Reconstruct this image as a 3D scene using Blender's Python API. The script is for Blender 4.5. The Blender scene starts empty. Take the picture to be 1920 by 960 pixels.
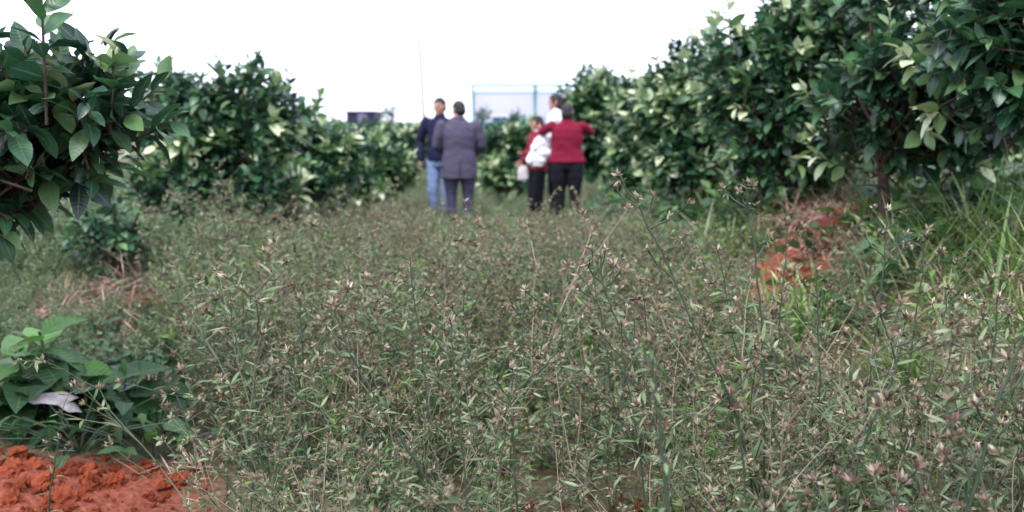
import bpy, bmesh, math, random
import numpy as np
from mathutils import Vector, Matrix, noise, Euler

S = bpy.context.scene
C = S.collection
PI = math.pi
R = math.radians

# ---------------------------------------------------------------- camera, sky, sun, exposure
CAM_Z, PITCH, FPX = 1.37, R(7.4), 1920 * 35 / 36
cam = bpy.data.cameras.new('camera')
cam.lens, cam.sensor_width = 35, 36
cam.clip_start, cam.clip_end = 0.05, 4000
cam.dof.use_dof = True
cam.dof.focus_distance = 2.8
cam.dof.aperture_fstop = 2.5
co = bpy.data.objects.new('camera', cam); C.objects.link(co)
co.location = (0, 0, CAM_Z); co.rotation_euler = (PI / 2 - PITCH, 0, 0)
S.camera = co

SUN_EL, SUN_AZ = R(58), R(205)          # azimuth from +Y clockwise: behind the camera, slightly left
w = bpy.data.worlds.new('World'); S.world = w; w.use_nodes = True
nt = w.node_tree; nt.nodes.clear()
sky = nt.nodes.new('ShaderNodeTexSky'); sky.sky_type = 'NISHITA'; sky.sun_disc = False
sky.sun_elevation = SUN_EL; sky.sun_rotation = SUN_AZ
sky.air_density = 1.0; sky.dust_density = 1.0; sky.ozone_density = 1.0
hs = nt.nodes.new('ShaderNodeHueSaturation'); hs.inputs['Saturation'].default_value = 0.22
bg = nt.nodes.new('ShaderNodeBackground'); bg.inputs['Strength'].default_value = 0.15
wo = nt.nodes.new('ShaderNodeOutputWorld')
cl = nt.nodes.new('ShaderNodeMix'); cl.data_type = 'RGBA'; cl.inputs[0].default_value = .75   # thick even cloud over the sky
cl.inputs[7].default_value = (5.3, 5.6, 7.0, 1)
nt.links.new(sky.outputs[0], hs.inputs['Color']); nt.links.new(hs.outputs[0], cl.inputs[6]); nt.links.new(cl.outputs[2], bg.inputs['Color'])
nt.links.new(bg.outputs[0], wo.inputs['Surface'])
sun = bpy.data.lights.new('sun', 'SUN'); sun.energy = 1.5; sun.angle = R(22); sun.color = (1, 0.97, 0.94)
so = bpy.data.objects.new('sun', sun); C.objects.link(so)
so.rotation_euler = Vector((math.sin(SUN_AZ) * math.cos(SUN_EL), math.cos(SUN_AZ) * math.cos(SUN_EL), math.sin(SUN_EL))).to_track_quat('Z', 'Y').to_euler()
S.view_settings.view_transform = 'Standard'; S.view_settings.look = 'None'
S.view_settings.gamma = 1; S.view_settings.use_curve_mapping = False
S.view_settings.exposure = 1.42
S.cycles.use_denoising = True
S.cycles.max_bounces = 6; S.cycles.diffuse_bounces = 2; S.cycles.glossy_bounces = 2
S.cycles.transmission_bounces = 3; S.cycles.transparent_max_bounces = 4
S.cycles.caustics_reflective = False; S.cycles.caustics_refractive = False

rng = np.random.default_rng(11)
random.seed(5)

def at(u, v, Y):
    """point of the photograph's pixel (1920x960) at forward distance Y"""
    a, b = (u - 960) / FPX, (480 - v) / FPX
    d = Vector((a, math.cos(PITCH) + b * math.sin(PITCH), -math.sin(PITCH) + b * math.cos(PITCH)))
    return Vector((0, 0, CAM_Z)) + d * (Y / d.y)

# ---------------------------------------------------------------- materials
def newmat(name):
    m = bpy.data.materials.new(name); m.use_nodes = True
    return m, m.node_tree, m.node_tree.nodes['Principled BSDF'], m.node_tree.nodes['Material Output']

def ramp(nt, stops):
    r = nt.nodes.new('ShaderNodeValToRGB')
    e = r.color_ramp.elements
    while len(e) < len(stops): e.new(0.5)
    for k, (p, c) in enumerate(stops):
        e[k].position = p; e[k].color = (*c, 1)
    return r

def leafmat(name, stops, rough=0.45, trans=0.25, spec=0.5, rib=0):
    m, nt, p, out = newmat(name)
    at_ = nt.nodes.new('ShaderNodeAttribute'); at_.attribute_name = 'tone'
    r = ramp(nt, stops); nt.links.new(at_.outputs['Fac'], r.inputs[0])
    n = nt.nodes.new('ShaderNodeTexNoise'); n.inputs['Scale'].default_value = 35
    tc = nt.nodes.new('ShaderNodeTexCoord'); nt.links.new(tc.outputs['Object'], n.inputs['Vector'])
    mx = nt.nodes.new('ShaderNodeMix'); mx.data_type = 'RGBA'; mx.blend_type = 'MULTIPLY'
    mr = nt.nodes.new('ShaderNodeMapRange'); mr.inputs[3].default_value = 0.75; mr.inputs[4].default_value = 1.25
    nt.links.new(n.outputs['Fac'], mr.inputs[0])
    mx.inputs[0].default_value = 1
    nt.links.new(r.outputs[0], mx.inputs[6]); nt.links.new(mr.outputs[0], mx.inputs[7])
    if rib:
        aa = nt.nodes.new('ShaderNodeAttribute'); aa.attribute_name = 'across'
        al = nt.nodes.new('ShaderNodeAttribute'); al.attribute_name = 'along'
        rr = ramp(nt, [(.03, (1, 1, 1)), (.13, (0, 0, 0))]); nt.links.new(aa.outputs['Fac'], rr.inputs[0])
        def mth(op, a_, b_):
            q_ = nt.nodes.new('ShaderNodeMath'); q_.operation = op
            for i_, z_ in enumerate((a_, b_)):
                if z_ is None: continue
                if isinstance(z_, (int, float)): q_.inputs[i_].default_value = z_
                else: nt.links.new(z_, q_.inputs[i_])
            return q_.outputs[0]
        vein = mth('SINE', mth('SUBTRACT', mth('MULTIPLY', al.outputs['Fac'], 62), mth('MULTIPLY', aa.outputs['Fac'], 7)), None)
        bp = nt.nodes.new('ShaderNodeBump'); bp.inputs['Strength'].default_value = rib; bp.inputs['Distance'].default_value = .004
        nt.links.new(vein, bp.inputs['Height']); nt.links.new(bp.outputs[0], p.inputs['Normal'])
        m2 = nt.nodes.new('ShaderNodeMix'); m2.data_type = 'RGBA'; m2.blend_type = 'MIX'
        nt.links.new(mth('MULTIPLY', rr.outputs[0], .45), m2.inputs[0]); nt.links.new(mx.outputs[2], m2.inputs[6]); m2.inputs[7].default_value = (.16, .26, .10, 1)
        mx = m2
    nt.links.new(mx.outputs[2], p.inputs['Base Color'])
    p.inputs['Roughness'].default_value = rough
    p.inputs['Specular IOR Level'].default_value = spec
    if trans > 0:
        t = nt.nodes.new('ShaderNodeBsdfTranslucent'); ms = nt.nodes.new('ShaderNodeMixShader')
        ms.inputs[0].default_value = trans
        nt.links.new(mx.outputs[2], t.inputs['Color'])
        nt.links.new(p.outputs[0], ms.inputs[1]); nt.links.new(t.outputs[0], ms.inputs[2])
        nt.links.new(ms.outputs[0], out.inputs['Surface'])
    return m

def noisemat(name, stops, scale=8, rough=0.85, detail=4, bump=0, spec=0.3, coord='Object', stretch=None):
    m, nt, p, out = newmat(name)
    tc = nt.nodes.new('ShaderNodeTexCoord'); n = nt.nodes.new('ShaderNodeTexNoise')
    n.inputs['Scale'].default_value = scale; n.inputs['Detail'].default_value = detail
    src = tc.outputs[coord]
    if stretch:
        mp = nt.nodes.new('ShaderNodeMapping'); mp.inputs['Scale'].default_value = stretch
        nt.links.new(src, mp.inputs[0]); src = mp.outputs[0]
    nt.links.new(src, n.inputs['Vector'])
    r = ramp(nt, stops); nt.links.new(n.outputs['Fac'], r.inputs[0])
    nt.links.new(r.outputs[0], p.inputs['Base Color'])
    p.inputs['Roughness'].default_value = rough; p.inputs['Specular IOR Level'].default_value = spec
    if bump:
        b = nt.nodes.new('ShaderNodeBump'); b.inputs['Strength'].default_value = bump; b.inputs['Distance'].default_value = 0.01
        nt.links.new(n.outputs['Fac'], b.inputs['Height']); nt.links.new(b.outputs[0], p.inputs['Normal'])
    return m

def fabric(name, c, v=0.25, scale=60, rough=0.9, stretch=None):
    a = tuple(x * (1 - v) for x in c); b = tuple(min(1, x * (1 + v)) for x in c)
    return noisemat(name, [(0.3, a), (0.7, b)], scale, rough, 5, 0.15, 0.2, stretch=stretch)

M = {}
M['citrus'] = leafmat('citrus_leaf', [(0, (.010, .030, .022)), (.35, (.020, .074, .038)), (.58, (.058, .155, .058)), (.80, (.20, .31, .12)), (1, (.62, .67, .43))], .38, .25, .6, .08)
M['bark'] = noisemat('bark', [(.3, (.035, .024, .018)), (.7, (.10, .07, .055))], 25, .9, 6, .6)
M['stem'] = leafmat('weed_stem', [(0, (.030, .048, .026)), (.4, (.05, .075, .04)), (.7, (.12, .15, .09)), (1, (.20, .15, .10))], .6, 0)
M['wleaf'] = leafmat('weed_leaf', [(0, (.030, .058, .020)), (.5, (.115, .190, .075)), (.88, (.235, .29, .15)), (1, (.29, .33, .20))], .42, .3)
M['wleaf2'] = leafmat('olive_weed_leaf', [(0, (.04, .06, .02)), (.5, (.12, .17, .07)), (1, (.25, .28, .16))], .45, .3)
M['dead'] = leafmat('dead_stem', [(0, (.10, .065, .045)), (.6, (.22, .16, .11)), (1, (.34, .27, .20))], .8, .1)
M['fresh'] = leafmat('fresh_leaf', [(0, (.06, .12, .03)), (.5, (.13, .24, .05)), (1, (.24, .38, .09))], .4, .3)
M['bract'] = leafmat('seed_bract', [(0, (.055, .035, .024)), (.45, (.225, .17, .11)), (.85, (.34, .275, .19)), (1, (.42, .36, .26))], .7, .2)
M['floret'] = leafmat('white_floret', [(0, (.45, .40, .26)), (1, (.68, .64, .48))], .7, .2)
M['pink'] = leafmat('pink_bract', [(0, (.14, .062, .055)), (.6, (.26, .145, .125)), (1, (.40, .29, .25))], .7, .2)
M['blade'] = leafmat('grass_blade', [(0, (.05, .11, .03)), (.5, (.16, .29, .07)), (.8, (.28, .42, .11)), (1, (.42, .42, .25))], .4, .35)
M['broad'] = leafmat('broad_leaf', [(0, (.018, .05, .024)), (.5, (.04, .105, .04)), (.85, (.11, .22, .06)), (1, (.24, .36, .2))], .45, .28, .5, .3)
M['broadbig'] = leafmat('large_leaf', [(0, (.020, .058, .022)), (.5, (.045, .125, .038)), (.85, (.12, .29, .05)), (1, (.14, .31, .06))], .45, .35, .4, .35)
M['straw'] = leafmat('dry_straw', [(0, (.26, .13, .10)), (.5, (.46, .27, .21)), (1, (.62, .48, .40))], .8, .1)
M['pale'] = noisemat('pale_dry_leaf', [(.3, (.28, .23, .22)), (.5, (.50, .45, .45)), (.7, (.62, .57, .58))], 34, .7, 6, .5)
M['clod'] = noisemat('red_clod', [(.25, (.10, .022, .011)), (.5, (.31, .066, .028)), (.75, (.48, .16, .085))], 22, .95, 8, .8, .15)

def groundmat():
    m, nt, p, out = newmat('red_soil')
    g = nt.nodes.new('ShaderNodeTexCoord')
    n1 = nt.nodes.new('ShaderNodeTexNoise'); n1.inputs['Scale'].default_value = 3.0; n1.inputs['Detail'].default_value = 9
    n2 = nt.nodes.new('ShaderNodeTexNoise'); n2.inputs['Scale'].default_value = 40; n2.inputs['Detail'].default_value = 6
    for n in (n1, n2): nt.links.new(g.outputs['Object'], n.inputs['Vector'])
    soil = ramp(nt, [(.3, (.12, .034, .022)), (.55, (.22, .062, .036)), (.8, (.31, .13, .085))])
    litter = ramp(nt, [(.3, (.06, .05, .03)), (.6, (.13, .11, .065)), (.8, (.24, .17, .12))])
    nt.links.new(n2.outputs['Fac'], soil.inputs[0]); nt.links.new(n2.outputs['Fac'], litter.inputs[0])
    at_ = nt.nodes.new('ShaderNodeAttribute'); at_.attribute_name = 'bare'
    md = nt.nodes.new('ShaderNodeMath'); md.operation = 'ADD'
    ms = nt.nodes.new('ShaderNodeMath'); ms.operation = 'SUBTRACT'; ms.inputs[1].default_value = 0.5
    nt.links.new(n1.outputs['Fac'], ms.inputs[0]); nt.links.new(ms.outputs[0], md.inputs[0]); nt.links.new(at_.outputs['Fac'], md.inputs[1])
    r = ramp(nt, [(.3, (0, 0, 0)), (.6, (1, 1, 1))]); nt.links.new(md.outputs[0], r.inputs[0])
    mx = nt.nodes.new('ShaderNodeMix'); mx.data_type = 'RGBA'
    nt.links.new(r.outputs[0], mx.inputs[0]); nt.links.new(litter.outputs[0], mx.inputs[6]); nt.links.new(soil.outputs[0], mx.inputs[7])
    nt.links.new(mx.outputs[2], p.inputs['Base Color'])
    p.inputs['Roughness'].default_value = .95; p.inputs['Specular IOR Level'].default_value = .15
    b = nt.nodes.new('ShaderNodeBump'); b.inputs['Strength'].default_value = .8; b.inputs['Distance'].default_value = .02
    nt.links.new(n2.outputs['Fac'], b.inputs['Height']); nt.links.new(b.outputs[0], p.inputs['Normal'])
    return m
M['ground'] = groundmat()

# ---------------------------------------------------------------- helpers
def tag(o, label=None, cat=None, group=None, kind=None):
    if label: o['label'] = label
    if cat: o['category'] = cat
    if group: o['group'] = group
    if kind: o['kind'] = kind
    return o

def empty(name, loc, label, cat, group=None, rz=0):
    o = bpy.data.objects.new(name, None); C.objects.link(o)
    o.empty_display_size = .1
    o.location = loc; o.rotation_euler = (0, 0, rz)
    return tag(o, label, cat, group)

class Geo:
    """collects polygons with a tone and a material slot per face, builds ONE mesh"""
    def __init__(s): s.v = []; s.f = []; s.t = []; s.m = []; s.a = []; s.n = 0
    def add(s, v, f, tone=0.5, mat=0, ac=None):
        v = np.asarray(v, float).reshape(-1, 3); f = np.asarray(f, int)
        if f.ndim == 1: f = f.reshape(1, -1)
        s.v.append(v); s.f.append((f + s.n)); s.n += len(v)
        s.a.append(np.ones((len(v), 2)) if ac is None else ac)
        s.t.append(np.broadcast_to(np.asarray(tone, float), (len(f),)).copy())
        s.m.append(np.full(len(f), mat, int))
    def mesh(s, name, mats, smooth=True):
        me = bpy.data.meshes.new(name)
        V = np.concatenate(s.v)
        loops = np.concatenate([f.ravel() for f in s.f])
        tot = np.concatenate([np.full(len(f), f.shape[1]) for f in s.f])
        st = np.concatenate([[0], np.cumsum(tot)[:-1]])
        me.vertices.add(len(V)); me.vertices.foreach_set('co', V.ravel().astype(np.float32))
        me.loops.add(len(loops)); me.loops.foreach_set('vertex_index', loops.astype(np.int32))
        me.polygons.add(len(tot)); me.polygons.foreach_set('loop_start', st.astype(np.int32))
        me.polygons.foreach_set('material_index', np.concatenate(s.m).astype(np.int32))
        me.polygons.foreach_set('use_smooth', np.full(len(tot), smooth))
        a = me.attributes.new('tone', 'FLOAT', 'FACE'); a.data.foreach_set('value', np.concatenate(s.t).astype(np.float32))
        A = np.concatenate(s.a)
        for k_, nm_ in enumerate(('across', 'along')):
            a = me.attributes.new(nm_, 'FLOAT', 'POINT'); a.data.foreach_set('value', A[:, k_].astype(np.float32))
        me.update(calc_edges=True)
        for m in mats: me.materials.append(m)
        return me
    def build(s, name, mats, parent=None, smooth=True):
        if not isinstance(mats, (list, tuple)): mats = [mats]
        o = bpy.data.objects.new(name, s.mesh(name, mats, smooth)); C.objects.link(o)
        if parent is not None: o.parent = parent
        return o
    def tube(s, pts, rad, sides=6, tone=.5, mat=0, cap=True):
        pts = np.asarray([tuple(p) for p in pts], float); n = len(pts)
        rad = np.broadcast_to(np.asarray(rad, float), (n,))
        d = np.gradient(pts, axis=0); d /= np.linalg.norm(d, axis=1, keepdims=True) + 1e-9
        ref = np.array([0, 0, 1.0]) if abs(d[0, 2]) < .9 else np.array([1.0, 0, 0])
        a = np.cross(d, ref); a /= np.linalg.norm(a, axis=1, keepdims=True) + 1e-9
        b = np.cross(d, a)
        th = np.linspace(0, 2 * PI, sides, endpoint=False)
        ring = pts[:, None] + rad[:, None, None] * (a[:, None] * np.cos(th)[None, :, None] + b[:, None] * np.sin(th)[None, :, None])
        i = np.arange(sides); j = (i + 1) % sides
        f = np.concatenate([np.stack([k * sides + i, k * sides + j, (k + 1) * sides + j, (k + 1) * sides + i], 1) for k in range(n - 1)])
        s.add(ring.reshape(-1, 3), f, tone, mat)
        if cap and sides > 4:
            base = s.n - n * sides
            s.f.append(np.array([[base + k for k in range(sides)]])); s.t.append(np.array([float(np.ravel(tone)[0])])); s.m.append(np.array([mat]))
            s.f.append(np.array([[base + (n - 1) * sides + k for k in range(sides - 1, -1, -1)]])); s.t.append(np.array([float(np.ravel(tone)[0])])); s.m.append(np.array([mat]))
    def box(s, lo, hi, mat=0, tone=.5):
        x0, y0, z0 = lo; x1, y1, z1 = hi
        v = [(x0, y0, z0), (x1, y0, z0), (x1, y1, z0), (x0, y1, z0), (x0, y0, z1), (x1, y0, z1), (x1, y1, z1), (x0, y1, z1)]
        s.add(v, [(0, 3, 2, 1), (4, 5, 6, 7), (0, 1, 5, 4), (1, 2, 6, 5), (2, 3, 7, 6), (3, 0, 4, 7)], tone, mat)
    def leaves(s, pos, d, up, L, W, tone, mat=0, nt=5, curl=.15, fold=.25, peak=.45, sharp=1.0, wave=0):
        """a batch of leaves: base point, direction, facing, length, half width"""
        pos = np.asarray(pos, float).reshape(-1, 3); N = len(pos)
        if not N: return
        d = np.asarray(d, float).reshape(-1, 3); up = np.asarray(up, float).reshape(-1, 3)
        d = d / (np.linalg.norm(d, axis=1, keepdims=True) + 1e-9)
        side = np.cross(d, up); side /= np.linalg.norm(side, axis=1, keepdims=True) + 1e-9
        nr = np.cross(side, d)
        L = np.broadcast_to(np.asarray(L, float), (N,)); W = np.broadcast_to(np.asarray(W, float), (N,))
        curl = np.broadcast_to(np.asarray(curl, float), (N,)); fold = np.broadcast_to(np.asarray(fold, float), (N,))
        t = np.linspace(0, 1, nt)
        q = np.where(t < peak, t / peak, (1 - t) / (1 - peak))
        wp = np.sin(q * PI / 2) ** sharp; wp[0] = .06; wp[-1] = .03
        sv = np.array([-1, 0, 1.0])
        T, Sx = t[None, :, None, None], sv[None, None, :, None]
        ww = (W[:, None] * wp[None])[:, :, None, None]
        P = pos[:, None, None] + d[:, None, None] * L[:, None, None, None] * T + side[:, None, None] * ww * Sx
        lift = np.abs(Sx) * ww * fold[:, None, None, None] - curl[:, None, None, None] * L[:, None, None, None] * T ** 2
        if wave:
            lift = lift + wave * ww * Sx * np.sin(T * 9 + rng.uniform(0, 6, N)[:, None, None, None])
        P = P + nr[:, None, None] * lift
        base = (np.arange(N) * nt * 3)[:, None]
        qf = np.array([(k * 3 + c, k * 3 + c + 1, (k + 1) * 3 + c + 1, (k + 1) * 3 + c) for k in range(nt - 1) for c in (0, 1)])
        F = (base[:, :, None] + qf[None]).reshape(-1, 4)
        tone = np.repeat(np.broadcast_to(np.asarray(tone, float), (N,)), len(qf))
        ac = np.stack(np.broadcast_arrays(np.abs(Sx[..., 0]) + 0 * T[..., 0], T[..., 0] + 0 * Sx[..., 0]), -1)
        s.add(P.reshape(-1, 3), F, tone, mat, np.broadcast_to(ac, (N, nt, 3, 2)).reshape(-1, 2))

def unit(n):
    v = rng.normal(size=(n, 3)); return v / np.linalg.norm(v, axis=1, keepdims=True)

# ---------------------------------------------------------------- terrain
def sm(t): t = np.clip(t, 0, 1); return t * t * (3 - 2 * t)
def height(x, y):
    x = np.asarray(x, float); y = np.asarray(y, float)
    xr = 2.45 - .16 * (np.clip(y, 2, 16) - 5.5)
    A = np.interp(y, [0, 4, 6.5, 10, 13, 18, 40], [.6, .75, .85, .55, .18, .06, 0])
    Wb = np.interp(y, [7, 12], [1.75, .9])
    hgt = A * sm((x - (xr - Wb)) / Wb)
    Al = np.interp(y, [2, 4, 7, 11, 15, 20], [0, .1, .3, .28, .15, 0])
    hgt = hgt + Al * sm((-x - 1.4) / 1.2)
    near = np.exp(-np.hypot(x, y - 8) / 30)
    hgt = hgt + near * (.022 * np.sin(3.1 * x + 1.3 * y) * np.cos(2.3 * y - x) + .014 * np.sin(7.7 * x + 2) * np.sin(6.1 * y + .5))
    hgt = hgt + .05 * np.exp(-((x + 1.7) / .5) ** 2 - ((y - 3.55) / .4) ** 2)
    return hgt
def bare(x, y):
    """where the red soil shows"""
    b = np.exp(-((x + 1.75) / .65) ** 2 - ((y - 3.45) / .45) ** 2) * 1.1
    b = b + 1.2 * np.exp(-((x - .26) / .34) ** 2 - ((y - 3.0) / .35) ** 2)
    xx = x - (1.88 + .72 * (y - 6.1)); b = b + .8 * np.exp(-(xx / .36) ** 2 - ((y - 6.15) / .75) ** 4)
    b = b + .5 * np.exp(-((x - 1.45) / .3) ** 2 - ((y - 5.6) / .5) ** 2)
    b = b + .45 * np.exp(-((x + 2.7) / .9) ** 2 - ((y - 6.6) / .9) ** 2)
    return b
def bank(x, y, wd=.4):
    xx = x - (1.88 + .72 * (y - 6.1)); return np.exp(-(xx / wd) ** 2 - ((y - 6.15) / .75) ** 4)
def H(x, y): return float(height(x, y))

gx = np.concatenate([-np.geomspace(1500, 7, 26), np.arange(-6.5, 6.51, .05), np.geomspace(7, 1500, 26)])
gy = np.concatenate([-np.geomspace(60, 1.2, 8), np.arange(-.5, 18, .05), np.geomspace(18, 2600, 40)])
GX, GY = np.meshgrid(gx, gy)
gz = height(GX, GY)
rough = np.array([noise.fractal((x * 9, y * 9, 0), 1, 2, 3) if abs(x) < 6.6 and -1 < y < 10 else 0 for x, y in zip(GX.ravel(), GY.ravel())]).reshape(GX.shape)
gz = gz + rough * (.008 + .035 * np.clip(bare(GX, GY), 0, 1))
g = Geo(); nx, ny = len(gx), len(gy)
ii, jj = np.meshgrid(np.arange(nx - 1), np.arange(ny - 1))
q = (jj * nx + ii).ravel()
g.add(np.stack([GX.ravel(), GY.ravel(), gz.ravel()], 1), np.stack([q, q + 1, q + nx + 1, q + nx], 1))
ground = g.build('ground', M['ground'])
a = ground.data.attributes.new('bare', 'FLOAT', 'POINT'); a.data.foreach_set('value', bare(GX, GY).ravel().astype(np.float32))
tag(ground, 'red orchard soil with dry litter between the citrus rows', 'ground', kind='structure')

g = Geo()
xs = np.linspace(-1500, 1500, 90); n = len(xs)
zr = 9 + 4 * np.sin(xs / 170 + 1) + 2.5 * np.sin(xs / 61) + 1 * np.sin(xs / 23)
rows = [(1150, 0 * zr - 1), (1250, zr * .5), (1400, zr), (1700, 0 * zr - 1)]
g.add(np.concatenate([np.stack([xs, np.full(n, y), z], 1) for y, z in rows]),
      [(k * n + i, k * n + i + 1, (k + 1) * n + i + 1, (k + 1) * n + i) for k in range(3) for i in range(n - 1)])
tag(g.build('hills', noisemat('far_hill', [(.3, (.05, .08, .06)), (.7, (.09, .12, .09))], .02, 1)), 'low far ridge on the horizon beyond the orchard', 'hills', kind='structure')

# ---------------------------------------------------------------- citrus trees
def crown_leaves(g, blobs, n_shoots, leaf, flush, spikes=(), twig=None, per=11, inner=.5, nt=5):
    w_ = np.array([b[1][0] * b[1][2] for b in blobs]); w_ = w_ / w_.sum()
    P, D, T, FL = [], [], [], []
    seedv = rng.uniform(0, 50, 3)
    def shoot(base, d, ln, fl, cnt):
        k = np.arange(cnt); t = (k + .6) / cnt
        bend = np.array([0, 0, .25]) * ln
        pts = base + d * ln * t[:, None] + bend * (t[:, None] ** 2)
        ref = np.array([.3, .2, 1.0]); u = np.cross(d, ref); u /= np.linalg.norm(u); v = np.cross(d, u)
        ang = k * 2.4 + rng.uniform(0, 6)
        rad = u * np.cos(ang)[:, None] + v * np.sin(ang)[:, None]
        ld = rad * 1.0 + d * (.45 + .8 * t[:, None]) + np.array([0, 0, -.12]) * (1 - fl) + rng.normal(size=(cnt, 3)) * .18
        P.append(pts); D.append(ld)
        tn = np.clip(rng.normal(.36, .2, cnt), 0, .68)
        if fl: tn = np.clip(.50 + .50 * t + rng.normal(0, .12, cnt), .35, 1)
        T.append(tn); FL.append(np.full(cnt, 1 + .15 * (fl)) * (.75 + .45 * np.sin(PI * np.clip(t + .1, 0, 1))))
        if twig is not None:
            twig.tube(np.vstack([base - d * .12, pts[::3], base + d * ln]), np.linspace(.006, .003, len(pts[::3]) + 2), 4, .5, 0, False)
    for i in range(n_shoots):
        c, rd = blobs[rng.choice(len(blobs), p=w_)]
        o = unit(1)[0]
        lump = .82 + .38 * noise.noise(Vector(o * 2.1 + seedv + np.array(c)))+ .22 * noise.noise(Vector(o * 4.7 + seedv))
        rr = (rng.uniform(inner ** 2, 1) ** .5) * lump
        base = np.array(c) + o * np.array(rd) * rr
        d = o * np.array([1, 1, .7]) * .7 + np.array([0, 0, .55]) + rng.normal(size=3) * .35
        d /= np.linalg.norm(d)
        fl = 1 if (rr > .72 * lump and rng.random() < flush) else 0
        shoot(base, d, leaf * rng.uniform(1.2, 2.1), fl, int(per * rng.uniform(.75, 1.2)))
    for (b, d, ln, fl) in spikes:
        d = np.array(d, float); d /= np.linalg.norm(d)
        shoot(np.array(b, float), d, ln, fl, max(8, int(ln / leaf * 6)))
    P, D, T, FL = map(np.concatenate, (P, D, T, FL)); N = len(P)
    up = np.tile([0, 0, 1.0], (N, 1)) + rng.normal(size=(N, 3)) * .45
    L = leaf * FL * rng.uniform(.65, 1.2, N)
    g.leaves(P, D, up, L, L * rng.uniform(.22, .30, N), T, 0, nt, rng.uniform(.02, .4, N), rng.uniform(.1, .5, N), .45, .8, .12)

def citrus_tree(label, x, y, blobs, n_shoots, leaf=.13, flush=.12, spikes=(), trunk_r=.035, trunk_xy=(0, 0), fork=.35, group='citrus trees of the orchard rows'):
    z = H(x + trunk_xy[0], y + trunk_xy[1]) - .02
    t = empty('citrus_tree', (x + trunk_xy[0], y + trunk_xy[1], z), label, 'tree', group)
    off = np.array([-trunk_xy[0], -trunk_xy[1], -z])            # blobs: (dx, dy, world z)
    blobs = [(np.array(c) + off, np.array(r)) for c, r in blobs]
    spikes = [(np.array(b) + off, d, l, f) for b, d, l, f in spikes]
    g = Geo()
    top = np.array([rng.normal() * .04 , rng.normal() * .04, fork])
    mid = top * .5 + rng.normal(size=3) * .015
    g.tube([(0, 0, 0), (0, 0, .04), mid, top], [trunk_r * 1.5, trunk_r * 1.1, trunk_r * .95, trunk_r * .85], 9)
    g.build('trunk', M['bark'], t)
    lb = Geo()
    for c, rd in blobs:
        for k in range(7):
            o = unit(1)[0]; o[2] = abs(o[2]) * .8 - .15
            e = c + o * rd * rng.uniform(.55, .85)
            m1 = top * .6 + e * .4 + np.array([0, 0, .05]) + rng.normal(size=3) * .05
            lb.tube([top - (0, 0, .03), top * .85 + m1 * .15, m1, e], [trunk_r * .55, trunk_r * .5, trunk_r * .33, .006], 6)
    cg = Geo()
    crown_leaves(cg, blobs, n_shoots, leaf, flush, spikes, lb, nt=8 if y < 6 else 5)
    lb.build('limbs', M['bark'], t)
    cg.build('crown', M['citrus'], t)
    return t

def px(u, v, Y): p = at(u, v, Y); return np.array(p)
def blob(x, y, u, v, Y, ru, rv, depth=None):
    """crown lump given by its centre and half sizes as seen, relative to the tree's x, y and in world z"""
    p = px(u, v, Y); k = Y / FPX
    return ((p[0] - x, p[1] - y, p[2]), (ru * k, depth or ru * k, rv * k))
def spike(x, y, u, v, Y, d, ln, fl):
    p = px(u, v, Y); return ((p[0] - x, p[1] - y, p[2]), d, ln, fl)

# left row, near to far
x, y = -2.15, 3.6
citrus_tree('nearest tree of the left row, dark glossy leaves with a tall upright shoot', x, y,
    [blob(x, y, -70, 280, 3.6, 150, 115), blob(x, y, 85, 230, 3.5, 90, 55), blob(x, y, 175, 235, 3.5, 60, 58), blob(x, y, 10, 320, 3.4, 85, 45), blob(x, y, -30, 380, 3.5, 100, 45), blob(x, y, 125, 320, 3.6, 65, 40)],
    172, .118, .05,
    [spike(x, y, 85, 165, 3.3, (.02, 0, 1), .40, 0), spike(x, y, 210, 185, 3.4, (.1, 0, 1), .16, .4), spike(x, y, -30, 150, 3.4, (.1, 0, 1), .22, 0)],
    .045, (-.35, .2), .5)
x, y = -2.75, 8.4
citrus_tree('bushy left row tree with upright top shoots behind the small sapling', x, y,
    [blob(x, y, 390, 300, 8.4, 130, 130), blob(x, y, 340, 230, 8.4, 70, 80), blob(x, y, 470, 250, 8.6, 85, 110), blob(x, y, 350, 390, 8.2, 85, 65), blob(x, y, 470, 385, 8.2, 95, 60), blob(x, y, 400, 425, 8.2, 100, 35)],
    640, .112, .22,
    [spike(x, y, 410, 165, 8.4, (0, 0, 1), .22, 0), spike(x, y, 490, 165, 8.4, (0, 0, 1), .24, 0), spike(x, y, 455, 170, 8.4, (-.2, 0, 1), .17, 0), spike(x, y, 310, 180, 8.4, (.0, 0, 1), .16, .6), spike(x, y, 360, 180, 8.5, (.2, 0, 1), .15, 0)], .05, (0, .1), .3)
x, y = -2.3, 10.6
citrus_tree('left row tree with pale new leaves, second behind the sapling', x, y,
    [blob(x, y, 550, 300, 10.6, 70, 72), blob(x, y, 612, 305, 10.4, 45, 52), blob(x, y, 565, 355, 10.2, 80, 40)],
    470, .118, .4,
    [spike(x, y, 543, 215, 10.6, (0, 0, 1), .35, 0), spike(x, y, 598, 225, 10.6, (0, 0, 1), .27, .5), spike(x, y, 575, 225, 10.6, (-.2, 0, 1), .16, 0), spike(x, y, 625, 255, 10.6, (.1, 0, 1), .14, .6)], .045, (0, .1), .3)
x, y = -1.95, 13.4
citrus_tree('low pale leaved tree beside the man in the navy sweater, end of the left row', x, y,
    [blob(x, y, 683, 312, 13.4, 50, 42), blob(x, y, 725, 328, 13.2, 34, 28), blob(x, y, 690, 345, 13.1, 62, 22)], 210, .14, .45, (), .04, (0, .1), .2)

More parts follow.
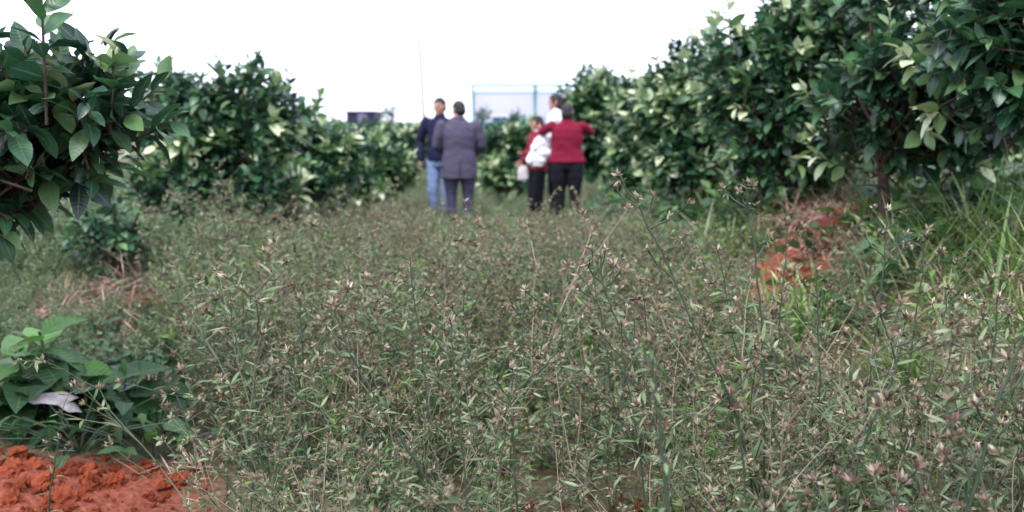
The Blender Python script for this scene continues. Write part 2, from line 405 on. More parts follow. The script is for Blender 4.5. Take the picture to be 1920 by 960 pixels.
# right row, near to far
x, y = 2.75, 4.3
citrus_tree('nearest tree of the right row, dark leaves at the top right corner', x, y,
    [blob(x, y, 2050, 120, 4.3, 190, 190), blob(x, y, 1900, 60, 4.5, 130, 110), blob(x, y, 1910, 200, 4.4, 70, 80)],
    200, .11, .06, (), .05, (.2, .2), .5)
x, y = 2.45, 5.5
citrus_tree('right row tree with a bare brown trunk and a pale yellowish leaf spray', x, y,
    [blob(x, y, 1740, 150, 5.5, 165, 120), blob(x, y, 1660, 220, 5.6, 140, 90), blob(x, y, 1830, 210, 5.6, 110, 90), blob(x, y, 1650, 300, 5.7, 75, 40), blob(x, y, 1780, 295, 5.7, 70, 40), blob(x, y, 1760, 30, 5.9, 210, 55)],
    330, .10, .10,
    [spike(x, y, 1745, 140, 4.75, (-.9, -.3, .35), .2, 1), spike(x, y, 1760, 160, 4.75, (-.1, -.2, 1), .22, .8), spike(x, y, 1790, 210, 4.75, (-.8, -.3, -.2), .2, .6), spike(x, y, 1800, 180, 4.75, (.4, -.4, .3), .22, 0), spike(x, y, 1790, 230, 4.8, (.2, -.4, -.4), .2, 0)], .034, (-.34, .1), .45)
x, y = 2.05, 7.0
citrus_tree('tall right row tree whose dark skirt of leaves hangs low, left of the bare trunk', x, y,
    [blob(x, y, 1500, 120, 7.0, 110, 120), blob(x, y, 1450, 240, 6.9, 100, 110), blob(x, y, 1540, 260, 6.9, 90, 90), blob(x, y, 1560, 60, 7.2, 120, 90), blob(x, y, 1400, 170, 7.1, 75, 90), blob(x, y, 1470, 325, 6.9, 100, 45)],
    700, .098, .28, [spike(x, y, 1370, 75, 7.0, (-.1, 0, 1), .2, .7), spike(x, y, 1350, 95, 7.0, (-.2, 0, 1), .2, .3)], .05, (0, .1), .3)
x, y = 1.85, 9.0
citrus_tree('bushy right row tree sprinkled with pale new leaves, third from the near end', x, y,
    [blob(x, y, 1340, 180, 9.0, 95, 90), blob(x, y, 1290, 260, 8.9, 85, 90), blob(x, y, 1370, 290, 8.9, 75, 70), blob(x, y, 1320, 335, 8.8, 95, 35), blob(x, y, 1245, 210, 9.1, 65, 70)],
    620, .105, .4, [spike(x, y, 1300, 105, 9.0, (-.1, 0, 1), .18, .6), spike(x, y, 1235, 150, 9.0, (-.1, 0, 1), .18, 0), spike(x, y, 1335, 95, 9.1, (.0, 0, 1), .25, .5)], .05, (0, .1), .3)
x, y = 1.5, 11.6
citrus_tree('right row tree just right of the woman in the red jacket', x, y,
    [blob(x, y, 1205, 225, 11.6, 55, 58), blob(x, y, 1195, 295, 11.5, 45, 52), blob(x, y, 1240, 290, 11.5, 55, 55), blob(x, y, 1215, 345, 11.4, 70, 24)],
    430, .115, .34, [spike(x, y, 1180, 170, 11.6, (0, 0, 1), .2, .2), spike(x, y, 1215, 165, 11.6, (0, 0, 1), .2, 0)], .045, (0, .1), .25)
x, y = 1.45, 15.2
citrus_tree('farther right row tree rising behind the raised hand of the woman in red', x, y,
    [blob(x, y, 1120, 210, 15.2, 62, 60), blob(x, y, 1115, 270, 15.1, 55, 60)],
    300, .15, .25, [spike(x, y, 1100, 160, 15.2, (0, 0, 1), .22, 0), spike(x, y, 1135, 155, 15.2, (0, 0, 1), .2, 0)], .045, (0, .1), .25)
x, y = 4.3, 8.6
citrus_tree('shaded tree standing behind the right row, seen under the crown of the bare trunked tree', x, y,
    [blob(x, y, 1890, 250, 8.6, 110, 90), blob(x, y, 1850, 320, 8.5, 120, 45), blob(x, y, 1960, 300, 8.5, 90, 70)], 420, .115, .1, (), .045, (0, .1), .25)
x, y = -5.2, 10.5
citrus_tree('tree of the next row at the far left, behind the pale green weeds', x, y,
    [blob(x, y, 20, 330, 10.5, 110, 85), blob(x, y, -60, 300, 10.5, 90, 85)], 380, .13, .12, (), .045, (0, .1), .25)
# bushes that close the path behind the people
x, y = -.25, 18.0
citrus_tree('pale flushed bush behind the path, between the grey suit and the white coat', x, y,
    [blob(x, y, 940, 295, 18, 48, 45), blob(x, y, 985, 280, 17.8, 40, 42), blob(x, y, 950, 330, 17.6, 45, 30), blob(x, y, 960, 345, 17.4, 60, 18)], 260, .15, .45, (), .04, (0, .1), .2)
x, y = -1.9, 19.5
citrus_tree('greyish green bush left of the man in the navy sweater, behind the left row', x, y,
    [blob(x, y, 765, 285, 19.5, 45, 36), blob(x, y, 735, 275, 19.8, 40, 32)], 230, .15, .3, (), .04, (0, .1), .2)

# young tree at the left
def sapling(u, v, Y):
    p = at(u, v, Y); z = H(p.x, p.y)
    t = empty('citrus_sapling', (p.x, p.y, z - .01), 'small young citrus tree with several thin stems standing on bare ground at the left', 'sapling')
    g = Geo(); k = Y / FPX
    ends = [(-45, 150), (-15, 185), (20, 170), (50, 120), (-60, 90), (70, 165)]
    for e in ends:
        ex, ez = e[0] * k, e[1] * k; ey = rng.normal() * .12
        g.tube([(rng.normal() * .01, rng.normal() * .01, 0), (ex * .25, ey * .2, ez * .35), (ex * .7, ey * .7, ez * .7), (ex, ey, ez)], [.014, .012, .008, .004], 6)
    g.build('trunk', M['bark'], t)
    cg = Geo()
    crown_leaves(cg, [((0, 0, 115 * k), (52 * k, .16, 42 * k)), ((28 * k, 0, 80 * k), (34 * k, .14, 28 * k)), ((-25 * k, 0, 80 * k), (34 * k, .14, 30 * k))], 48, .085, .06, per=8, inner=.2)
    cg.build('crown', M['citrus'], t)
sapling(205, 522, 6.6)

# ---------------------------------------------------------------- scattered ground vegetation (stuff)
PROTO = bpy.data.collections.new('prototypes')
def proto(g, name, mats, coll):
    o = bpy.data.objects.new(name, g.mesh(name, mats)); coll.objects.link(o); return o

def scatter(name, protos, pts, rot, scl, label, cat, seed=0):
    coll = bpy.data.collections.new(name + '_kinds')
    for k, (g, mats) in enumerate(protos):
        o = bpy.data.objects.new('%s_kind_%02d' % (name, k), g.mesh(name, mats, name != 'soil_clods')); coll.objects.link(o)
    me = bpy.data.meshes.new(name); N = len(pts)
    me.vertices.add(N); me.vertices.foreach_set('co', np.asarray(pts, np.float32).ravel())
    a = me.attributes.new('rot', 'FLOAT_VECTOR', 'POINT'); a.data.foreach_set('vector', np.asarray(rot, np.float32).ravel())
    a = me.attributes.new('scl', 'FLOAT', 'POINT'); a.data.foreach_set('value', np.asarray(scl, np.float32))
    a = me.attributes.new('kindno', 'INT', 'POINT'); a.data.foreach_set('value', rng.integers(0, len(protos), N).astype(np.int32))
    o = bpy.data.objects.new(name, me); C.objects.link(o)
    ng = bpy.data.node_groups.new(name, 'GeometryNodeTree')
    ng.interface.new_socket('Geometry', in_out='INPUT', socket_type='NodeSocketGeometry')
    ng.interface.new_socket('Geometry', in_out='OUTPUT', socket_type='NodeSocketGeometry')
    gi = ng.nodes.new('NodeGroupInput'); go = ng.nodes.new('NodeGroupOutput')
    ip = ng.nodes.new('GeometryNodeInstanceOnPoints'); ci = ng.nodes.new('GeometryNodeCollectionInfo')
    ci.inputs['Collection'].default_value = coll
    ci.inputs['Separate Children'].default_value = True; ci.inputs['Reset Children'].default_value = True
    def attr(nm, ty):
        n = ng.nodes.new('GeometryNodeInputNamedAttribute'); n.data_type = ty; n.inputs['Name'].default_value = nm; return n.outputs[0]
    ip.inputs['Pick Instance'].default_value = True
    ng.links.new(gi.outputs[0], ip.inputs['Points']); ng.links.new(ci.outputs[0], ip.inputs['Instance'])
    ng.links.new(attr('kindno', 'INT'), ip.inputs['Instance Index'])
    ng.links.new(attr('rot', 'FLOAT_VECTOR'), ip.inputs['Rotation'])
    ng.links.new(attr('scl', 'FLOAT'), ip.inputs['Scale'])
    ng.links.new(ip.outputs[0], go.inputs[0])
    md = o.modifiers.new('scatter', 'NODES'); md.node_group = ng
    return tag(o, label, cat, kind='stuff')

WM = [M['stem'], M['wleaf'], M['bract'], M['floret'], M['pink']]
def head(g, p, d, size, cap=2, white=.1):
    n = rng.integers(10, 17)
    dd = np.array(d) * .8 + unit(n) * .9
    g.leaves(np.tile(p, (n, 1)), dd, unit(n), size * rng.uniform(.6, 1.15, n), size * rng.uniform(.12, .2, n), rng.uniform(0, 1, n), cap, 3, .1, .2)
    k = rng.random()
    if k < white:
        m = rng.integers(1, 4)
        g.leaves(np.tile(p, (m, 1)), np.array(d) + unit(m) * .5, unit(m), size * 1.15, size * .14, rng.random(m), 3, 3, 0, .2)
def herb_axis(g, p0, d0, ln, r, depth, cap, dens=1.0, hs=.014):
    """one stem with whorls of narrow leaves, side branches and bract heads"""
    n = max(3, int(ln / .045)); p = np.array(p0, float); d = np.array(d0, float); d /= np.linalg.norm(d)
    pts = [p.copy()]
    tone = rng.uniform(0, 1) if depth == 0 else rng.uniform(.2, 1)
    for k in range(n):
        d = d + rng.normal(size=3) * .09 + np.array([0, 0, .05]); d /= np.linalg.norm(d)
        p = p + d * ln / n; pts.append(p.copy())
        t = (k + 1) / n
        m = int(rng.integers(1, 4) * dens)
        if m:
            ld = unit(m) * np.array([1, 1, .4]) + d * .55
            g.leaves(np.tile(p, (m, 1)), ld, np.tile([0, 0, 1.], (m, 1)) + rng.normal(size=(m, 3)) * .5, rng.uniform(.02, .046, m) * (1.15 - .5 * t), rng.uniform(.0022, .0038, m), np.clip(rng.normal(.48, .32, m), 0, 1), 1, 4, rng.uniform(-.1, .35, m), .25)
        if depth < 2 and t > .25 and rng.random() < (.62 if depth == 0 else .35):
            bd = unit(1)[0] * np.array([1, 1, .3]) + d * .9
            herb_axis(g, p, bd, ln * rng.uniform(.25, .5), r * .65, depth + 1, cap, dens, hs)
        elif t > .45 and rng.random() < .42:
            head(g, p, d, hs * .8, cap)
    g.tube(pts, np.linspace(r, r * .5, len(pts)), 4, tone, 0, False)
    head(g, p, d, hs * rng.uniform(.8, 1.3), cap)

def herb(hgt, cap=2, dens=1.0, lean=.25, hs=.013):
    g = Geo()
    for k in range(rng.integers(1, 3)):
        herb_axis(g, (rng.normal() * .015, rng.normal() * .015, -.01), (rng.normal() * lean, rng.normal() * lean, 1), hgt * rng.uniform(.8, 1.15), .0019, 0, cap, dens, hs)
    return g
def low_herb():
    g = Geo()
    n = 34
    p = np.stack([rng.normal(0, .05, n), rng.normal(0, .05, n), rng.uniform(.01, .16, n)], 1)
    g.leaves(p, unit(n) * np.array([1, 1, .5]) + (0, 0, .3), np.tile([0, 0, 1.], (n, 1)) + rng.normal(size=(n, 3)) * .4, rng.uniform(.025, .055, n), rng.uniform(.005, .011, n), np.clip(rng.normal(.6, .25, n), 0, 1), 1, 4, .2, .2)
    for k in range(5):
        e = np.array([rng.normal() * .07, rng.normal() * .07, rng.uniform(.1, .2)])
        g.tube([(0, 0, 0), e * .5 + (0, 0, .02), e], .0014, 3, rng.random(), 0, False)
    return g

def gap(x, y): return np.exp(-((x - .085 * y) / .27) ** 2) * (1 - sm((y - 3.2) / .3))
def inside_herbs(x, y):
    """0..1 density of the dry herb field"""
    lb = np.interp(y, [1.4, 2.5, 3.3, 3.9, 5, 6, 7.5, 9, 14, 20], [-.46, -.80, -1.04, -1.25, -1.72, -2.08, -2.55, -2.3, -1.7, -1.3])
    rb = np.interp(y, [1.4, 3, 4, 5, 6.5, 9, 14, 20], [2.2, 1.8, 1.4, 1.15, 1.0, .8, .9, 1.0])
    k = sm((x - lb) / .25) * (1 - .85 * sm((x - rb) / .5))
    k = k * (1 - .95 * gap(x, y))
    xx = x - (1.95 + .16 * (y - 6.5)); k = k * (1 - .85 * bank(x, y, .40)) * (1 - .75 * np.exp(-((x - 2.2) / .35) ** 2 - ((y - 4.6) / .8) ** 2))
    k = k * np.interp(y, [1.3, 14, 17, 20], [1, 1, .8, .5])
    return k
def field(n, x0, x1, y0, y1, dens, clump=0.0, cs=1.6):
    x = rng.uniform(x0, x1, n); y = rng.uniform(y0, y1, n)
    k = dens(x, y)
    if clump:
        c = np.array([noise.noise((a * cs, b * cs, 3.3)) for a, b in zip(x, y)])
        k = k * np.clip(1 + clump * c * 1.6, 0, 2)
    s = rng.random(n) < k
    x, y = x[s], y[s]
    return np.stack([x, y, height(x, y)], 1)
def rots(n, tilt=.15): return np.stack([rng.normal(0, tilt, n), rng.normal(0, tilt, n), rng.uniform(0, 6.28, n)], 1)

protos = [(herb(h), WM) for h in (.30, .38, .42, .46, .32, .44)]
FM = [WM[0], M['fresh']] + WM[2:]; OM = [M['stem'], M['wleaf2']] + WM[2:]; DM = [M['dead'], M['wleaf2']] + WM[2:]
protos += [(herb(h, 2, 1.0, .3), OM) for h in (.34, .40, .37, .43)] + [(herb(h, 2, .45, .35), DM) for h in (.40, .46, .42)] + [(herb(.36, 2, 1.2, .2), FM), (herb(.28, 2, 1.3, .2), FM)]
pts = field(7400, -3, 3.2, 1.35, 20, inside_herbs, .45)
scl = rng.uniform(.95, 1.6, len(pts)) * np.interp(pts[:, 1], [1.4, 2.4, 4, 8, 10.5], [.9, .95, 1, .95, .55]) * (1 - .5 * sm((pts[:, 0] - .15) / .4) * sm((pts[:, 1] - 8) / 2)) * (1 - .45 * sm((pts[:, 0] - .7) / .6) * sm((pts[:, 1] - 2.8) / 1))
hn = np.array([noise.noise((a_ * 1.3, b_ * 1.3, 8.1)) for a_, b_ in pts[:, :2]])
scl = scl * (1 + .45 * hn) * (1 + .15 * np.exp(-((pts[:, 0] - .1) / .9) ** 2) * sm((pts[:, 1] - 2.5) / 1.5) * (1 - sm((pts[:, 1] - 7) / 2)))
tall = rng.random(len(pts)) < .05 * (pts[:, 1] < 5.5) * (pts[:, 1] > 1.9)
scl = np.where(tall, np.maximum(scl * 1.3, 1.45), scl)
cap_ = np.interp(pts[:, 1], [2, 5, 8, 12], [2.1, 1.9, 1.45, .9])
see = lambda p_: np.clip(1.35 - .0895 * p_[:, 1] - height(p_[:, 0], p_[:, 1]), .12, 2)      # the weeds in front of the people are lower
cor = np.exp(-((pts[:, 0] / pts[:, 1] - .02) / .10) ** 4)
scl = np.minimum(scl, cap_ * (1 - cor) + cor * np.minimum(cap_, see(pts) / .48))
scatter('dry_weeds', protos, pts, rots(len(pts), .16), scl, 'knee high field of grey green dried weeds with brown seed heads filling the path', 'weeds')
pink = field(85, .2, 3, 1.35, 3.2, lambda x, y: .5 * sm((x - .3 - .35 * (y - 1.4)) / .6) * (1 - sm((y - 2.4) / .8)))
scatter('pink_weeds', [(herb(h, 4, .8, .3, .015), WM) for h in (.36, .40, .44, .38)], pink, rots(len(pink), .18), rng.uniform(1, 1.5, len(pink)), 'weeds with rosy pink seed heads at the bottom right of the field', 'weeds')
print('herbs', len(pts), len(pink))

pts = field(4300, -3.4, 3.4, 1.4, 15, lambda x, y: np.clip(inside_herbs(x, y) * .8 * (1 - .95 * gap(x, y)) + .25 * sm((x - 1) / .5), 0, 1) * (1 - .8 * bank(x, y, .28)))
scatter('low_weeds', [(low_herb(), FM if k in (1, 3, 5) else WM) for k in range(7)], pts, rots(len(pts), .2), rng.uniform(.7, 1.4, len(pts)), 'short green leafy undergrowth between the stems of the dried weeds', 'weeds')

# fine pale weeds beyond the sapling at the far left and round the tree rows
def wispy():
    g = Geo()
    for k in range(9):
        e = np.array([rng.normal() * .10, rng.normal() * .10, rng.uniform(.22, .42)])
        g.tube([(rng.normal() * .02, rng.normal() * .02, 0), e * .5 + (0, 0, .03), e], .0017, 3, rng.random(), 0, False)
        n = 14; t = rng.uniform(.25, 1, n)[:, None]
        g.leaves(e * t, unit(n) + (0, 0, .6), unit(n), rng.uniform(.03, .06, n), rng.uniform(.003, .006, n), np.clip(rng.normal(.62, .2, n), 0, 1), 1, 3, .1, .2)
    return g
def mid_green(x, y): return inside_herbs(x, y) * sm((y - 4) / 1.5) * (1 - sm((y - 13) / 3)) * (.35 + .65 * sm((.6 - x) / 1.5))
pts = field(7600, -3, 2, 3.8, 15, mid_green, .3)
fsc = np.minimum(rng.uniform(.8, 1.4, len(pts)) * np.interp(pts[:, 1], [4, 8, 11], [1, 1, .6]), see(pts) / .40)
scatter('feathery_weeds', [(wispy(), [WM[0], M['fresh'] if k % 2 == 0 else M['wleaf']] + WM[2:]) for k in range(6)], pts, rots(len(pts), .12), fsc, 'feathery soft green weeds mixed into the middle of the weed field', 'weeds')
def left_far(x, y):
    k = sm((-x - 2.65) / .35) * sm((y - 6.2) / .5) * (1 - sm((y - 15) / 2))
    return np.clip(k, 0, 1)
def left_near(x, y): return np.clip(.55 * sm((-x - 1.75) / .3) * sm((y - 4.7) / .4) * (1 - sm((y - 7) / .5)) * (1 - .8 * np.exp(-((x + 2.55) / .35) ** 2 - ((y - 6.3) / .3) ** 2)), 0, 1)
pts = np.concatenate([field(13000, -8, -2.4, 5.8, 15, left_far, .2), field(1500, -4, -1.7, 4.6, 7.5, left_near, .6)])
scatter('wispy_weeds', [(wispy(), WM) for k in range(6)], pts, rots(len(pts), .12), rng.uniform(.7, 1.25, len(pts)) * np.interp(pts[:, 1], [5, 6.4, 7], [.42, .5, 1]), 'soft pale green weeds growing under and beyond the left tree row', 'weeds')

pts = field(14000, -11, 11, 12.5, 42, lambda x, y: (np.abs(x) < .5 * y) * np.clip(1.2 - y / 60, 0, 1))
scatter('orchard_grass', [(wispy(), WM) for k in range(5)], pts, rots(len(pts), .12), rng.uniform(.7, 1.1, len(pts)) * np.interp(pts[:, 1], [12, 16, 40], [.6, .8, 1.5]), 'soft green weeds covering the ground between the far orchard rows', 'weeds')

# bright grass on the right bank
def tuft(n=26, ln=.4, w=.006, tone=.6):
    g = Geo()
    p = np.stack([rng.normal(0, .035, n), rng.normal(0, .035, n), np.full(n, -.01)], 1)
    d = np.stack([rng.normal(0, .38, n), rng.normal(0, .38, n), np.ones(n)], 1)
    up = d * np.array([-1, -1, 0]) + (0, 0, .4) + rng.normal(size=(n, 3)) * .1
    out = d * np.array([1, 1, 0]); out = out / (np.linalg.norm(out, axis=1, keepdims=True) + 1e-6)
    g.leaves(p, d, -out + np.array([0, 0, .35]), ln * rng.uniform(.5, 1.2, n), w * rng.uniform(.6, 1.2, n), np.clip(rng.normal(tone, .22, n), 0, 1), 0, 7, rng.uniform(.1, .75, n), .3, .3, .6)
    return g
def right_grass(x, y):
    k = np.exp(-((x - 2.3) / .3) ** 2 - ((y - 4.5) / .7) ** 2) * .58
    k = k + .10 * sm((x - 1.0) / .5) * sm((y - 3) / 1) * (1 - sm((y - 9) / 2))
    xx = x - (1.95 + .16 * (y - 6.5)); k = k * (1 - .8 * bank(x, y, .36))
    return np.clip(k, 0, 1)
pts = field(3600, .8, 4, 2.4, 11, right_grass)
scatter('grass', [(tuft(18, q_, w_ * 1.35, t_), [M['blade']]) for q_, w_, t_ in ((.42, .006, .6), (.55, .005, .5), (.36, .008, .65), (.5, .004, 1.0), (.3, .006, .45), (.46, .005, .75), (.44, .004, 1.1))], pts, rots(len(pts), .15), rng.uniform(.5, 1.05, len(pts)), 'bright green long bladed grass on the right bank below the trees', 'grass')

# broad leaved weeds
def rosette(n=16, L=.09, hgt=.16, tone=.55):
    g = Geo()
    p = np.stack([rng.normal(0, .07, n), rng.normal(0, .07, n), rng.uniform(.03, hgt, n)], 1)
    d = p * np.array([6, 6, 0]) + unit(n) * np.array([.6, .6, .3]) + (0, 0, .15)
    g.leaves(p, d, np.tile([0, 0, 1.], (n, 1)) + rng.normal(size=(n, 3)) * .3, L * rng.uniform(.6, 1.2, n), L * rng.uniform(.24, .36, n), np.clip(rng.normal(tone, .22, n), 0, 1), 0, 5, .25, .2, .4, .9)
    for q in p[::2]: g.tube([(0, 0, 0), q * .6, q], .002, 3, .4, 0, False)
    return g
def broad_dens(x, y):
    k = .30 * sm((x - .5) / .5) * sm((y - 4.2) / 1) * (1 - sm((y - 13) / 1.5)) * np.clip(1.3 - .5 * np.abs(x - 1.6), 0, 1)
    k = k + .8 * np.exp(-((x - 1.25) / .35) ** 2 - ((y - 10) / 1.5) ** 2) + .45 * np.exp(-((x - 2.9) / .8) ** 2 - ((y - 6.8) / 1.3) ** 2)
    xx = x - (1.95 + .16 * (y - 6.5)); k = k * (1 - .8 * bank(x, y, .36))
    return np.clip(k, 0, 1)
pts = field(2600, .4, 5, 3.6, 14, broad_dens)
scatter('leafy_weeds', [(rosette(16, .10, .2), [M['broad']]) for k in range(5)], pts, rots(len(pts), .25), rng.uniform(.7, 1.5, len(pts)), 'bright green broad leaved weeds along the foot of the right tree row', 'weeds')
def cover_dens(x, y):
    k = .9 * np.exp(-((x + 1.85) / .35) ** 2 - ((y - 5.0) / .5) ** 2) + .7 * np.exp(-((x + 2.6) / .6) ** 2 - ((y - 5.4) / .35) ** 2) + .25 * np.exp(-((x + 2.3) / .5) ** 2 - ((y - 6.3) / .6) ** 2)
    return np.clip(k, 0, 1)
pts = field(900, -4, -1.2, 4, 7.5, cover_dens)
scatter('ground_cover', [(rosette(18, .055, .10, .4), [M['broad']]) for k in range(5)], pts, rots(len(pts), .2), rng.uniform(.7, 1.3, len(pts)), 'low rounded green leaves spreading behind the big leaved plant', 'ground cover')

# dry pinkish straw
def straw_tuft():
    g = Geo(); n = 30
    p = np.stack([rng.normal(0, .06, n), rng.normal(0, .06, n), rng.uniform(0, .05, n)], 1)
    g.leaves(p, unit(n) * np.array([1, 1, .28]) + (0, 0, .06), np.tile([0, 0, 1.], (n, 1)), rng.uniform(.08, .24, n), rng.uniform(.002, .0045, n), rng.random(n), 0, 4, rng.uniform(-.1, .3, n), .2)
    return g
def straw_dens(x, y):
    k = 1.3 * np.exp(-((x + 2.55) / .38) ** 2 - ((y - 6.45) / .35) ** 2) + .9 * np.exp(-((x + 2.75) / .5) ** 2 - ((y - 5.9) / .25) ** 2)
    xx = x - (1.95 + .16 * (y - 6.5)); k = k + .7 * bank(x, y, .5)
    k = k + .16 * sm((x - 1.1) / .4) * (1 - sm((y - 8) / 2)) * sm((y - 3.5) / 1) + .12 * np.exp(-((x + 1.5) / .5) ** 2 - ((y - 4.3) / .5) ** 2)
    return np.clip(k, 0, 1)
pts = field(3200, -4, 4, 3.2, 10, straw_dens)
pts[:, 2] += .10 * np.exp(-((pts[:, 0] + 2.55) / .35) ** 2 - ((pts[:, 1] - 6.45) / .3) ** 2)
scatter('dry_straw', [(straw_tuft(), [M['straw']]) for k in range(5)], pts, rots(len(pts), .15), rng.uniform(.6, 1.2, len(pts)), 'pinkish dead grass and straw lying in patches on the red soil', 'straw')

# red clods at the bottom left
def clod():
    bm = bmesh.new(); bmesh.ops.create_icosphere(bm, subdivisions=3, radius=1)
    o = Vector(rng.uniform(0, 40, 3))
    for v in bm.verts:
        c = v.co.copy()
        k = 1 + .6 * noise.noise(c * 1.1 + o) + .4 * noise.noise(c * 2.7 + o) + .34 * noise.noise(c * 6 + o)
        v.co = Vector((c.x * k, c.y * k * .9, c.z * k * .72))
    g = Geo(); idx = [[v.index for v in f.verts] for f in bm.faces]
    bm.verts.ensure_lookup_table()
    g.add([tuple(v.co) for v in bm.verts], idx); bm.free()
    return g
def clod_dens(x, y):
    k = 1.0 * np.exp(-((x + 1.75) / .5) ** 4 - ((y - 3.4) / .45) ** 4) + .6 * np.exp(-((x - .26) / .3) ** 2 - ((y - 3.0) / .35) ** 2)
    xx = x - (1.95 + .16 * (y - 6.5)); k = k + .2 * bank(x, y, .3)
    return np.clip(k, 0, 1)
pts = field(52000, -2.8, 3, 2.5, 9, clod_dens)
scl = np.clip(rng.lognormal(-4.95, .75, len(pts)), .003, .042)
pts[:, 2] += scl * .25
scatter('soil_clods', [(clod(), [M['clod']]) for k in range(7)], pts, rots(len(pts), .8), scl, 'loose brick red lumps of dug earth in the bottom left corner', 'soil')

# far orchard that reads as one grey green mass
g = Geo()
for k in range(170):
    Y = rng.uniform(24, 62); X = rng.uniform(-.34, .34) * Y
    hh = rng.uniform(1.1, 1.38)
    crown_leaves(g, [((X, Y, hh * .52), (rng.uniform(.8, 1.2), .9, hh * .48))], 55, .2, .12, per=9, inner=.6)
tag(g.build('far_orchard', M['citrus']), 'low grey green mass of more orchard trees behind the people', 'orchard', kind='stuff')

# ---------------------------------------------------------------- plants that stand out as things
def big_plant():
    p = at(105, 835, 4.25); z = H(p.x, p.y)
    t = empty('large_leaved_plant', (p.x, p.y, z - .01), 'dark green plant with very large drooping leaves beside the red dug earth', 'plant')
    g = Geo()
    k = 4.25 / FPX
    # tips of the leaves as seen, relative to the foot: (base u,v) -> (tip u,v), depth shift
    st = [((-75, 150), 0), ((-30, 195), .05), ((30, 120), -.05), ((95, 95), .0), ((-110, 80), .05), ((140, 70), .05)]
    tips = []
    for (uv, dy) in st:
        e = np.array([uv[0] * k, dy, uv[1] * k]); tips.append(e)
        g.tube([(0, 0, 0), e * (.3, .5, .45), e * (.75, .9, .85), e], [.010, .009, .007, .005], 7, .4)
    g.build('stem', M['stem'], t)
    lg = Geo()
    P, D, T, L = [], [], [], []
    for e in tips:
        n = 9
        for i in range(n):
            a_ = i * 2.4 + rng.uniform(0, .6); tt = .55 + .45 * i / n
            P.append(e * tt); D.append((math.cos(a_), math.sin(a_), .55 * (i / n) + rng.uniform(-.45, .1)))
            T.append(np.clip(rng.normal(.3 + .5 * (i / n) * (1 if e[0] < 0 else 0), .15), 0, .98)); L.append(rng.uniform(.20, .34))
    L = np.array(L)
    lg.leaves(P, D, np.tile([0, 0, 1.], (len(P), 1)) + rng.normal(size=(len(P), 3)) * .15, L, L * rng.uniform(.23, .31, len(P)), T, 0, 9, rng.uniform(.15, .5, len(P)), rng.uniform(.15, .4, len(P)), .4, .9, .14)
    lg.build('foliage', M['broadbig'], t)
    pg = Geo()
    pg.leaves([(-.05, -.17, .21), (.07, -.15, .20)], [(1, -.15, .42), (1, -.35, .05)], [(-.1, -.55, 1), (0, -.3, 1)], [.20, .13], [.042, .028], .5, 0, 14, [.55, .5], [-.9, -.7], .4, .8, .35)
    o = pg.build('leaf', M['pale'], t); o['label'] = 'pale greyish withered leaf lying on the dark leaves'
big_plant()

def low_dark_plant(u, v, Y, label, n=26, L=.15, spread=.16, tone=.35):
    p = at(u, v, Y); z = H(p.x, p.y)
    t = empty('leafy_plant', (p.x, p.y, z - .01), label, 'plant', 'leafy plants on the left ground')
    g = Geo(); e = np.stack([rng.normal(0, spread, n), rng.normal(0, spread * .7, n), rng.uniform(.05, .22, n)], 1)
    for q in e: g.tube([(0, 0, 0), q * .5 + (0, 0, .03), q], .003, 4, .4, 0, False)
    g.build('stem', M['stem'], t)
    lg = Geo(); Ls = L * rng.uniform(.6, 1.2, n)
    lg.leaves(e, e * np.array([5, 5, 0]) + unit(n) * .6 + (0, 0, -.1), np.tile([0, 0, 1.], (n, 1)) + rng.normal(size=(n, 3)) * .25, Ls, Ls * .26, np.clip(rng.normal(tone, .2, n), 0, 1), 0, 7, .35, .25, .42, .9, .15)
    lg.build('foliage', M['broadbig'], t)
low_dark_plant(215, 825, 4.35, 'low dark leafy plant spreading right of the large leaved plant')
low_dark_plant(150, 855, 4.0, 'low dark leafy plant at the upper rim of the red dug earth', 30, .13, .2, .35)
low_dark_plant(290, 850, 3.95, 'small leafy plant where the red dug earth meets the dried weeds', 24, .09, .15, .5)
low_dark_plant(40, 800, 4.6, 'dark leafy plant at the left edge behind the large leaved plant', 30, .2, .2, .3)

